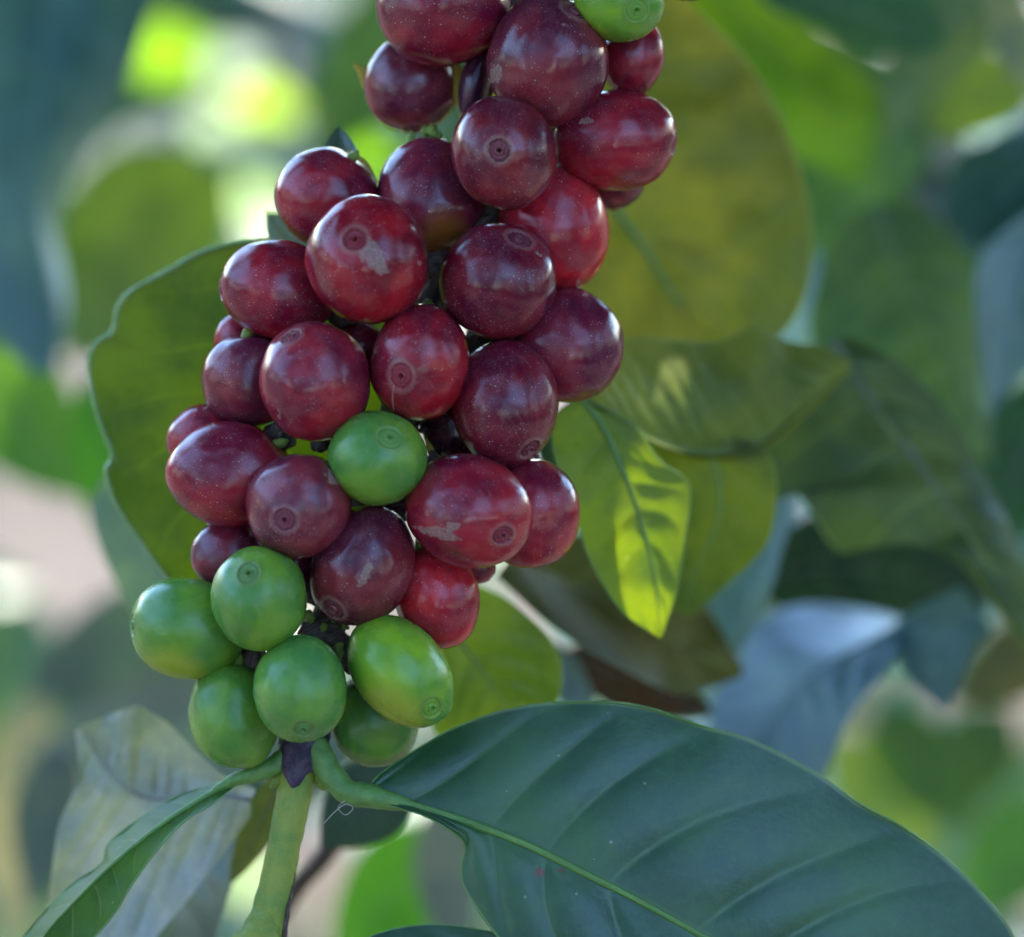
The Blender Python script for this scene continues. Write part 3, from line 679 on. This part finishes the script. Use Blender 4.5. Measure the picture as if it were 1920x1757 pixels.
while len(items) < 950:
    h = rg.uniform(0.14, 0.42)
    c = shade + SUN * (h / SUN.z) + Vector((rg.uniform(-.17, .21), rg.uniform(-.14, .23), rg.uniform(-.03, .03)))
    if in_view(c, .06): continue
    ln = rg.uniform(.09, .15)
    n_ = (Vector((0, 0, 1)) + rand_dir(rg) * .55).normalized(); d = rand_dir(rg); d = (d - n_ * d.dot(n_)).normalized()
    if not clear(c, ln, d, n_): continue
    items.append((c, d, n_, ln, ln * .22))
pm = SUNNY[0]; e1 = SUN.cross(Vector((0, 1, 0))).normalized(); e2 = SUN.cross(e1)
while len(items) < 950 + 420:                   # unseen small leaves added to narrow the shaft of sun
    c = pm + SUN * rg.uniform(.16, .24) + e1 * rg.uniform(-.08, .08) + e2 * rg.uniform(-.08, .08)
    if in_view(c, .012): continue
    ln = rg.uniform(.03, .05)
    n_ = (SUN + rand_dir(rg) * .3).normalized(); d = rand_dir(rg); d = (d - n_ * d.dot(n_)).normalized()
    if not clear(c, ln, d, n_, .3): continue
    items.append((c, d, n_, ln, ln * .3))
mass('unseen green coffee leaves overhead, arranged to shade the cluster', items, M_BACK, (0.035, 0.085, 0.015))
# behind
items = []
for _ in range(2600):
    if len(items) >= 520: break
    dep = rg.uniform(0.45, 1.7)
    k = (D0 + dep) / D0
    x = rg.uniform(-1400, 3300); y = rg.uniform(-1500, 2600)
    # keep the view to the sunlit soil open where the photo shows it
    if any(math.hypot(x - a, y - b_) < r_ for a, b_, r_ in [(90, 1010, 270), (40, 1500, 150), (570, 1740, 110), (1600, 1420, 70), (1870, 1300, 50), (1880, 1560, 55), (320, 100, 60), (500, 200, 60)]): continue
    c = CAM + F * (D0 + dep) + R * ((x - 960) * S * k) + U * ((878.5 - y) * S * k)
    if c.z < 0.05: continue
    ln = rg.uniform(.10, .16)
    if dep < 1.3 and any(math.hypot(x - q[0], y - q[1]) < 80 + ln * .42 / (S * k) for q in DISCS): continue
    n_ = (Vector((0, -.5, .7)) + rand_dir(rg) * .6).normalized(); d = rand_dir(rg); d = (d - n_ * d.dot(n_)).normalized()
    if not clear(c, ln, d, n_): continue
    items.append((c, d, n_, ln, ln * .24))
for _ in range(150):
    dep = rg.uniform(1.3, 2.3); k = (D0 + dep) / D0
    x = rg.uniform(-400, 950); y = rg.uniform(-400, 430)
    c = CAM + F * (D0 + dep) + R * ((x - 960) * S * k) + U * ((878.5 - y) * S * k)
    c.z = max(c.z, .05); ln = rg.uniform(.12, .18)
    n_ = (Vector((0, -.5, .7)) + rand_dir(rg) * .6).normalized(); d = rand_dir(rg); d = (d - n_ * d.dot(n_)).normalized()
    if not clear(c, ln, d, n_, .26): continue
    items.append((c, d, n_, ln, ln * .26))
mass('blurred mass of shaded green coffee foliage far behind the cluster', items, M_TOP, (0.030, 0.085, 0.022))

# unseen foliage added around the viewer, its sky gaps placed to shape reflections
items = []
while len(items) < 1500:
    az = math.radians(rg.uniform(-175, 175)); el = math.asin(rg.uniform(-.3, 1))
    a_, e_ = math.degrees(az), math.degrees(el)
    if 6 < a_ < 50 and 20 < e_ < 60: continue                       # the two gaps of open sky
    if -112 < a_ < -62 and 16 < e_ < 62: continue
    if a_ < -40 and e_ < -4: continue
    if e_ < 55 and abs(a_) > 125: continue
    r_ = rg.uniform(.75, 1.15)
    c = ORG + Vector((math.sin(az) * math.cos(el), -math.cos(az) * math.cos(el), math.sin(el))) * r_
    if c.z < .06 or in_view(c, .03): continue
    ln = rg.uniform(.15, .22)
    n_ = (Vector((0, 0, 1)) + (ORG - c).normalized() * .7 + rand_dir(rg) * .5).normalized(); d = rand_dir(rg); d = (d - n_ * d.dot(n_)).normalized()
    items.append((c, d, n_, ln, ln * .24))
mass('unseen green coffee foliage added around the viewer to shape the reflections', items, M_TOP, (0.022, 0.055, 0.014))
# ------------------------------------------------------------------ cherries
TH0 = 0.275
def q_of(px, cx, cy, w, h, rot):
    x, y = px[0] - cx, -(px[1] - cy)
    c, s = math.cos(rot), math.sin(rot)
    a, b_ = (c * x + s * y) / w, (-s * x + c * y) / h
    return c * a - s * b_, s * a + c * b_

def cherry(label, cx, cy, w, h, rot, z, tip, col, green=False, front=True, taper=0.0, scars=(), blush=None, dd=None, cal=1.0, seed=0, res=(60, 84)):
    """cx,cy,w,h,rot: silhouette ellipse in photo pixels (rot in degrees, anticlockwise); tip: pixel of the calyx"""
    rot = math.radians(rot)
    qx, qy = q_of(tip, cx, cy, w, h, rot)
    L = math.hypot(qx, qy)
    if L > 0.985: qx, qy = qx / L * 0.985, qy / L * 0.985; L = 0.985
    pz = math.sqrt(1 - L * L) * (1 if front else -1)
    pole = Vector((qx, qy, pz))
    m = (w + h) / 2
    TH0 = 25.5 * (0.86 + 0.24 * ((seed * 0.618) % 1)) / m
    dd = dd or m * (1 + 0.14 * abs(pz) - 0.04)
    q = pole.to_track_quat('Z', 'Y').to_matrix()
    c, s = math.cos(rot), math.sin(rot)
    A2 = Matrix(((c, -s, 0), (s, c, 0), (0, 0, 1)))
    A = A2 @ Matrix.Diagonal((w, h, dd)) @ A2.transposed()
    k = (D0 - z * S) / D0
    cen = W(cx, cy, z)
    B = Matrix((R, U, -F)).transposed()          # camera axes -> world
    def pt(th, ph, extra=0.0):
        u = Vector((math.sin(th) * math.cos(ph), math.sin(th) * math.sin(ph), math.cos(th)))
        r = 1.022 + 0.042 * noise.noise(u * 1.4 + Vector((seed * 3.1, seed, 0))) + 0.009 * noise.noise(u * 3.5 + Vector((seed, 0, seed * 2.7)))
        r += 0.012 * math.cos(4 * th) * -1 * 0.5                      # barrel shape
        r -= 0.030 * math.exp(-((th) / 0.42) ** 2)                    # flattened at the calyx
        st = math.pi - th
        r -= 0.05 * math.exp(-(st / 0.30) ** 2)                       # dimple at the stalk
        if taper: 
            f = (1 - math.cos(th)) / 2 if taper > 0 else (1 + math.cos(th)) / 2
            sx = 1 - abs(taper) * f ** 1.5
            u2 = Vector((u.x * sx, u.y * sx, u.z))
        else: u2 = u
        v = q @ (u2 * (r + extra))
        v = A @ v
        return B @ v * (S * k), u
    nr, ns = res
    ths = [TH0 + (math.pi - TH0) * (i / nr) ** 0.93 for i in range(nr + 1)]
    name = 'green_coffee_cherry' if green else 'coffee_cherry'
    root = empty(name, cen)
    tag(root, label, 'coffee cherry', 'unripe green cherries of the cluster' if green else 'ripe red cherries of the cluster')
    sdir = []
    for (sx_, sy_, rx, ry, ang, st_) in scars:
        a, b_ = q_of((sx_, sy_), cx, cy, w, h, rot)
        sdir.append((a, b_, rx / m, ry / m, math.radians(ang), st_))
    verts = []; uc = []; scar = []; ring = []; bl = []
    def attrs(th, ph, u, rawextra=0):
        cu = q @ u
        sv = 0.0
        for (a, b_, rx, ry, an, st_) in sdir:
            if cu.z < 0: continue
            dx, dy = cu.x - a, cu.y - b_
            e = (math.cos(an) * dx + math.sin(an) * dy) / rx, (-math.sin(an) * dx + math.cos(an) * dy) / ry
            sv = max(sv, st_ * (1 - min(1, math.hypot(*e) * 0.62)))
        scar.append(sv)
        ring.append(math.exp(-((th - TH0) / 0.10) ** 2))
        bv = 0.0
        if blush:
            a, b_, rad = blush
            a, b_ = q_of((a, b_), cx, cy, w, h, rot)
            bv = max(0, 1 - math.hypot(cu.x - a, cu.y - b_) / (rad / m)) if cu.z > 0 else 0
            bv = min(1, bv * 2)
        bl.append(bv * 0.9)
        uc.append(tuple(u))
    lip = 0.0
    for i, th in enumerate(ths[:-1]):
        for j in range(ns):
            ph = 2 * math.pi * j / ns
            ww = math.exp(-((th - TH0) / 0.05) ** 2)
            p, u = pt(th, ph, 0.010 * ww * (1 + 0.8 * noise.noise(Vector((math.cos(ph) * 2, math.sin(ph) * 2, seed)))))
            verts.append(cen + p); attrs(th, ph, u)
    p, u = pt(math.pi, 0); verts.append(cen + p); attrs(math.pi, 0, u)
    last = len(verts) - 1
    faces = [(i * ns + j, (i + 1) * ns + j, (i + 1) * ns + (j + 1) % ns, i * ns + (j + 1) % ns) for i in range(nr - 1) for j in range(ns)]
    faces += [((nr - 1) * ns + j, last, (nr - 1) * ns + (j + 1) % ns) for j in range(ns)]
    at = {'uc': ('FLOAT_VECTOR', uc), 'scar': ('FLOAT', scar), 'ring': ('FLOAT', ring), 'blush': ('FLOAT', bl)}
    mesh_obj('skin', verts, faces, M_GRN if green else M_RED, root, cen, at, col)
    # calyx: rim, groove, inner raised ring, pit
    nr2 = 22; verts = []; uc = []; rg = []
    prof_a = [0, .10, .20, .30, .40, .55, .70, .82, .92, 1.0]
    prof_r = [-.085, -.070, -.005, .028, -.020, -.012, -.010, -.030, .006, .012]
    for i in range(nr2):
        a = 1 - i / nr2
        for j in range(ns):
            ph = 2 * math.pi * j / ns
            wob = 1 + 0.22 * noise.noise(Vector((math.cos(ph) * 1.2, math.sin(ph) * 1.2, seed * 1.7))) * (1 - a) 
            e = float(np.interp(a * wob, prof_a, prof_r)) * cal
            e += 0.006 * noise.noise(Vector((a * 4, math.cos(ph) * 3, math.sin(ph) * 3 + seed))) * (1 - a ** 4)
            p, u = pt(TH0 * a, ph, e)
            verts.append(cen + p); uc.append(tuple(u)); rg.append(a)
    p, u = pt(0, 0, -.06 * cal); verts.append(cen + p); uc.append(tuple(u)); rg.append(0)
    last = len(verts) - 1
    faces = [(i * ns + j, i * ns + (j + 1) % ns, (i + 1) * ns + (j + 1) % ns, (i + 1) * ns + j) for i in range(nr2 - 1) for j in range(ns)]
    faces += [((nr2 - 1) * ns + j, (nr2 - 1) * ns + (j + 1) % ns, last) for j in range(ns)]
    mesh_obj('calyx_scar', verts, faces, M_GCAL if green else M_RCAL, root, cen, {'uc': ('FLOAT_VECTOR', uc), 'ring': ('FLOAT', rg)}, col)
    # short stalk on the far side
    if pz > -0.3:
        a0 = A @ (q @ Vector((0, 0, -0.93))); a1 = A @ (q @ Vector((0.05, 0.03, -1.16)))
        P0 = (cx + a0.x, cy - a0.y, z + a0.z); P1 = (cx + a1.x, cy - a1.y, z + a1.z)
        tube('stalk', [P0, P1], [11, 10, 9, 3], M_STEM, root, n=6, seg=10)
    return root

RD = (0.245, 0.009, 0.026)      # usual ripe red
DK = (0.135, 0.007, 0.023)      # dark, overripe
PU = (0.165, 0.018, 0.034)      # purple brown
BR = (0.42, 0.012, 0.024)      # bright red
GR = (0.110, 0.265, 0.034)
GL = (0.165, 0.35, 0.026)
GD = (0.08, 0.20, 0.03)
C = cherry
C('large red cherry cut by the top edge, leftmost of the top row', 833, 10, 124, 112, 12, 0, (728, 60), RD, front=False, seed=1)
C('dark blurred red cherry under the large top left one, yellow bract tip beside it', 771, 158, 86, 91, -12, -130, (776, 246), PU, seed=2, cal=.7)
C('large plum red cherry at the top middle, small calyx near its upper right edge', 1028, 113, 112, 120, 5, 60, (1078, 28), PU, seed=3, scars=[(932, 145, 12, 16, 0, 1.0), (1060, 60, 18, 14, 20, .45)])
C('green cherry cut by the top edge, the only green one up there', 1160, 2, 84, 76, -15, 100, (1192, 31), GL, green=True, seed=4)
C('red cherry partly hidden beneath the green one at the top', 1186, 105, 59, 75, -6, -30, (1190, 178), RD, front=False, seed=5)
C('wide glossy red cherry at the far upper right of the cluster', 1152, 262, 117, 94, 2, 0, (1268, 272), RD, front=True, seed=6, scars=[(1098, 236, 16, 9, 10, 1.0)], cal=.6)
C('round dark red cherry with a grey calyx facing straight at the viewer', 945, 286, 98, 106, 15, 110, (936, 293), (0.160, 0.014, 0.026), seed=7, scars=[(934, 290, 26, 28, 0, .58), (1045, 285, 8, 22, 0, .6)], cal=1.5)
C('red cherry at the upper left with a warm orange edge on its right', 612, 370, 95, 92, -18, -50, (560, 452), RD, front=False, seed=8)
C('tapering cherry with a brownish orange underside behind the scarred red one', 806, 370, 106, 114, -8, -45, (842, 478), (0.18, 0.016, 0.038), taper=0.16, front=True, blush=(836, 455, 62), seed=9, cal=.3)
C('bright red long cherry behind the right side of the cluster, upper half', 1038, 424, 102, 124, 14, -40, (1020, 545), BR, front=False, seed=10)
C('dull red cherry tucked under the wide one at the far upper right', 1150, 332, 58, 60, 0, -130, (1150, 392), DK, front=False, seed=11)
C('large bright red cherry with a pale grey corky scar beside its calyx', 689, 487, 114, 120, 10, 125, (671, 456), (0.27, 0.007, 0.018), seed=12, scars=[(701, 484, 40, 19, -52, 1.2), (785, 495, 3, 16, 20, .9)], cal=1.4)
C('dark red wide cherry at the left edge, left of the one with the grey scar', 520, 544, 108, 92, -17, 15, (414, 545), RD, seed=13)
C('round dark plum cherry right of the grey scarred one, calyx high up', 934, 528, 109, 107, 0, 75, (975, 449), DK, seed=14, scars=[(1008, 480, 10, 4, -30, .8)])
C('purple red cherry at the right edge of the cluster, mid height', 1064, 648, 105, 105, 0, -15, (1130, 728), (0.16, 0.012, 0.034), front=False, seed=15)
C('small slice of a cherry showing at the left edge above a purple one', 447, 640, 45, 52, 0, -75, (420, 600), RD, front=False, seed=16)
C('purple brown cherry at the left edge with a pointed lower end', 466, 712, 87, 89, -20, -10, (470, 798), PU, front=False, seed=17)
C('large speckled red cherry left of centre with its calyx at the upper left', 590, 714, 103, 111, 6, 125, (549, 632), (0.24, 0.012, 0.028), seed=18, scars=[(530, 778, 10, 14, 0, .6)])
C('red cherry in the centre with a red ringed calyx at its lower left', 788, 681, 93, 109, -8, 100, (754, 710), (0.28, 0.009, 0.022), seed=19)
C('dark red cherry right of centre with its calyx at the lower right edge', 948, 757, 98, 118, -4, 65, (994, 845), DK, seed=20, scars=[(990, 858, 26, 5, 10, .7)], cal=1.3)
C('cherry behind the dark red one, its deep shade put into a near black skin', 862, 802, 70, 72, 0, -35, (850, 860), (0.03, 0.004, 0.008), front=False, seed=21)  # near black skin colour carries the shade of the gap
C('cherry peeking out behind the wide one at the left edge', 382, 826, 68, 66, 0, -25, (330, 860), RD, front=False, seed=22)
C('wide dark red cherry at the left edge with pale flecks along its bottom', 432, 890, 118, 98, -4, 40, (340, 950), RD, front=False, seed=23, scars=[(478, 905, 10, 3, 20, .7)])
C('green cherry alone among the red ones in the middle', 707, 859, 92, 87, -6, 150, (735, 819), GR, green=True, seed=24)
C('purple brown round cherry, calyx facing the viewer, tan mark at its upper right', 561, 947, 99, 97, 10, 135, (540, 974), PU, seed=25, scars=[(630, 893, 20, 22, -40, .95)], cal=1.2)
C('plump red cherry with two tan scars, red ringed calyx at its lower right', 880, 959, 120, 103, -14, 125, (944, 1003), (0.25, 0.011, 0.028), seed=26, scars=[(822, 996, 42, 10, -14, 1.05), (848, 984, 20, 11, 0, .85)], cal=1.3)
C('red cherry at the right edge behind the one with two tan scars', 997, 963, 90, 104, 0, 20, (1010, 1065), RD, front=False, seed=27)
C('red cherry showing above the green ones at the lower left', 432, 1040, 73, 68, 0, 5, (375, 1080), (0.15, 0.012, 0.03), front=False, seed=28)
C('speckled plum cherry above the green ones, leaning, calyx at its lower left', 681, 1060, 95, 114, -22, 95, (627, 1141), (0.13, 0.013, 0.026), seed=29, scars=[(690, 1072, 12, 30, -35, .9)])
C('bright red cherry low on the right, the lowest of the red ones', 818, 1115, 79, 102, 12, 30, (850, 1214), BR, front=False, seed=30)
C('sliver of a dark cherry under the two at the lower right', 895, 1062, 34, 32, 0, -20, (915, 1090), DK, front=False, seed=31)
C('oval green cherry at the far left with its calyx on the left edge', 352, 1178, 110, 92, -10, 60, (247, 1170), GR, green=True, blush=(330, 1262, 70), seed=32, cal=.9)
C('green cherry with a ringed calyx near its top, uppermost of the lower green ones', 486, 1121, 88, 96, 4, 155, (472, 1070), GR, green=True, seed=33)
C('upright green cherry just above the leaf node, calyx at its bottom', 563, 1292, 87, 99, 0, 155, (573, 1363), (0.095, 0.26, 0.05), green=True, seed=34)
C('light green cherry at the lower right of the green ones, slanting down right', 752, 1259, 84, 116, 40, 105, (813, 1324), GL, green=True, blush=(740, 1335, 80), seed=35, scars=[(735, 1248, 5, 26, 40, .3)])
C('green cherry behind the others at the lower left, above the left petiole', 438, 1340, 83, 103, 12, 40, (430, 1440), GR, green=True, front=False, seed=36)
C('shaded green cherry behind the light green one, just above the big dark leaf', 703, 1350, 82, 90, 14, -30, (712, 1436), GD, green=True, front=False, seed=37)
C('sliver of a dark red cherry at the top edge, far right', 1290, -42, 52, 44, 0, -60, (1300, 0), DK, front=False, seed=38)
C('dark cherry barely visible in the gap left of the centre', 672, 650, 52, 48, 0, -30, (672, 690), DK, front=False, seed=39)
C('dark red cherry deep in the gap above the uppermost lower green one', 548, 1052, 62, 55, 0, -10, (548, 1100), DK, front=False, seed=40)
C('narrow purple cherry seen edge on beside the stem at the top', 893, 152, 30, 78, -12, -60, (880, 225), (0.05, 0.010, 0.03), front=False, seed=41)

# ------------------------------------------------------------------ branch
root = empty('fruiting_branch', W(535, 1760, 0))
tag(root, 'coffee branch running up through the cluster, green below its node and brown above', 'branch')
tube('green_stem', [(488, 1830, 0), (500, 1745, 0), (520, 1650, 5), (538, 1560, 8), (556, 1470, 8), (562, 1425, 5)], [42, 37, 33, 31, 33, 37], M_STEM, root, n=50, seg=28, lump=0.05, seed=3)
tube('bark', [(560, 1450, 0), (572, 1380, 0), (592, 1290, -10), (615, 1170, 0), (640, 1080, -20), (690, 940, -30), (740, 800, -30), (790, 640, -35), (835, 480, -50), (868, 340, -70), (895, 210, -75), (935, 70, -40), (970, -60, -20)],
     [36, 36, 32, 34, 30, 32, 36, 32, 34, 26, 24, 20, 22, 22], M_BARK, root, n=140, seg=22, lump=0.45, seed=7)
tube('node_swelling', [(470, 1830, 6), (486, 1765, 10), (500, 1700, 10)], [48, 50, 20], M_STEM, root, n=20, seg=24, lump=0.3, seed=9)
# purple stipule sheath with a jagged lower rim
def sheath():
    seg = 64; rows = 20; verts = []; uc = []
    for i in range(rows + 1):
        t = i / rows
        for j in range(seg):
            th = 2 * math.pi * j / seg
            # lower rim: long tooth at the front, smaller ones round it
            tooth = 46 * max(0, 1 - abs(((th - 4.55 + math.pi) % (2 * math.pi)) - math.pi) / 0.8) + 18 * max(0, 1 - abs(((th - 3.3 + math.pi) % (2 * math.pi)) - math.pi) / 0.35) + 20 * max(0, 1 - abs(((th - 5.6 + math.pi) % (2 * math.pi)) - math.pi) / 0.5)
            tooth += 9 * noise.noise(Vector((th * 3, 0, 4)))
            y0, y1 = 1372, 1436 + tooth
            y = y0 + (y1 - y0) * t
            r = 45 - 3 * t + 3 * noise.noise(Vector((math.cos(th) * 2, math.sin(th) * 2, t * 3))) + 2.5 * math.sin(t * math.pi)
            cxx = 573 - (y - 1372) * 0.16
            verts.append(W(cxx + math.cos(th) * r, y, 4 - math.sin(th) * r)); uc.append((math.cos(th), math.sin(th), t * 2))
    faces = [(i * seg + j, (i + 1) * seg + j, (i + 1) * seg + (j + 1) % seg, i * seg + (j + 1) % seg) for i in range(rows) for j in range(seg)]
    o = mesh_obj('stipule_sheath', verts, faces, M_SHEATH, root, W(565, 1420, 4), {'uc': ('FLOAT_VECTOR', uc)})
    sm = o.modifiers.new('thick', 'SOLIDIFY'); sm.thickness = 0.0002; sm.offset = 0
sheath()
tube('bud', [(592, 1448, 10), (602, 1466, 22), (608, 1482, 20)], [8, 13, 5], M_STEM, root, n=10, seg=12, lump=0.3)
tube('bud', [(598, 1440, 30), (612, 1458, 34), (622, 1462, 30)], [6, 9, 3], M_STEM, root, n=10, seg=12, lump=0.3, seed=4)
tube('bud', [(528, 1455, 10), (515, 1470, 12), (508, 1478, 10)], [8, 10, 4], M_STEM, root, n=10, seg=12, lump=0.3, seed=5)
rng = random.Random(5)
for (x, y, z, dx, dy) in [(600, 1195, 40, 10, -30), (585, 1165, 45, -12, -20), (632, 1200, 30, 8, 40), (640, 1180, 35, 14, -30), (655, 1235, 20, 4, 30), (628, 1165, 50, 0, -25), (612, 1215, 30, -6, 25), (790, 250, -60, 30, -14), (825, 262, -50, -20, -24), (800, 560, 0, 10, 40), (820, 600, 0, -10, 30), (820, 845, -10, -20, 30)]:
    tube('fruit_stalk', [(x, y, z), (x + dx * .6, y + dy * .5, z + 8), (x + dx, y + dy, z + 4)], [1, 9, 11, 8, 9, 10, 8, 1], M_STEM if (x + y) % 3 else M_BARK, root, n=26, seg=12, lump=0.5, seed=x)
for (x, y, z, dx, dy, r_) in [(1035, 235, -40, 20, 30, 26), (880, 400, -60, 30, 10, 28), (640, 590, -20, 30, 20, 26), (815, 500, -30, 5, 60, 26), (890, 650, -30, 20, 20, 26), (735, 945, 0, 20, 20, 22), (590, 1110, 10, 10, 30, 24), (590, 1185, 30, 20, 30, 28), (690, 790, 20, 20, 10, 20), (600, 830, 20, 20, 10, 20), (760, 800, -20, 20, 20, 26), (525, 818, 0, 30, 16, 34), (500, 625, -30, 20, 30, 30), (905, 640, -50, 30, 20, 34), (545, 1225, 60, 26, -6, 16), (478, 1236, 40, 24, 10, 26), (455, 1225, 20, 20, 10, 20), (812, 792, -30, 14, 30, 30), (742, 958, 10, 26, 14, 32), (650, 1225, 10, 6, 40, 28), (618, 1180, 20, 10, 40, 30), (735, 930, 30, 10, 30, 24), (918, 404, -55, 20, 14, 30), (905, 425, -40, 24, 20, 30), (1000, 880, 0, 30, 20, 26), (1050, 215, -50, 14, 30, 26)]:
    tube('gap_fill_lump', [(x - dx, y - dy, z), (x, y, z + 4), (x + dx, y + dy, z)], [2, r_ * .8, r_, r_ * .8, 2], M_BARK, root, n=26, seg=18, lump=0.45, seed=x * .3)  # dark bark lumps added to close bright gaps between the fruits
tube('bark_ridge', [(584, 1478, 12), (567, 1550, 16), (550, 1640, 16), (541, 1690, 18), (534, 1745, 20), (532, 1800, 20)], [1, 3, 2.5, 5, 6, 4], M_BARK, root, n=60, seg=10, lump=0.8)
t = tube('yellow_bract', [(700, 165, -135), (684, 140, -130), (664, 120, -128)], [20, 13, 3], M_PETAL, n=14, seg=14, lump=.2, flat=.4)
tag(t, 'small pointed yellow bract tip sticking out left of the dark blurred cherry', 'bract')
t = tube('yellow_bract', [(848, 105, -110), (856, 150, -100), (866, 205, -95), (868, 235, -95)], [12, 15, 10, 5], M_PETAL, n=18, seg=14, lump=.2, flat=.4)
tag(t, 'long golden bract wedged between the top cherries beside the stem', 'bract')
t = tube('yellow_bract', [(650, 285, -105), (678, 308, -100), (702, 345, -100)], [6, 12, 8], M_PETAL, n=14, seg=12, flat=.4)
tag(t, 'thin golden bract edge along the right shoulder of the upper left cherry', 'bract')
t = tube('yellow_bract', [(808, 800, -10), (818, 835, -5), (826, 870, -10)], [8, 22, 14], M_PETAL, n=14, seg=12, flat=.4)
tag(t, 'ochre bract glimpsed in the gap right of the lone green cherry', 'bract')
t = tube('dry_thread', [(606, 1545, 60), (628, 1522, 62), (648, 1508, 66), (662, 1515, 66), (648, 1528, 62), (634, 1514, 62), (650, 1498, 70)], [0.5, 0.7, 0.9, 0.8, 0.7, 0.6, 0.9], M_FIBRE, n=60, seg=6)
tag(t, 'fine pale thread curling under the green petiole', 'thread')
t = tube('dry_thread', [(738, 770, 170), (736, 745, 200), (739, 720, 205)], [0.4, 0.5, 0.3], M_FIBRE, n=16, seg=6)
tag(t, 'hair thin pale thread rising above the lone green cherry', 'thread')
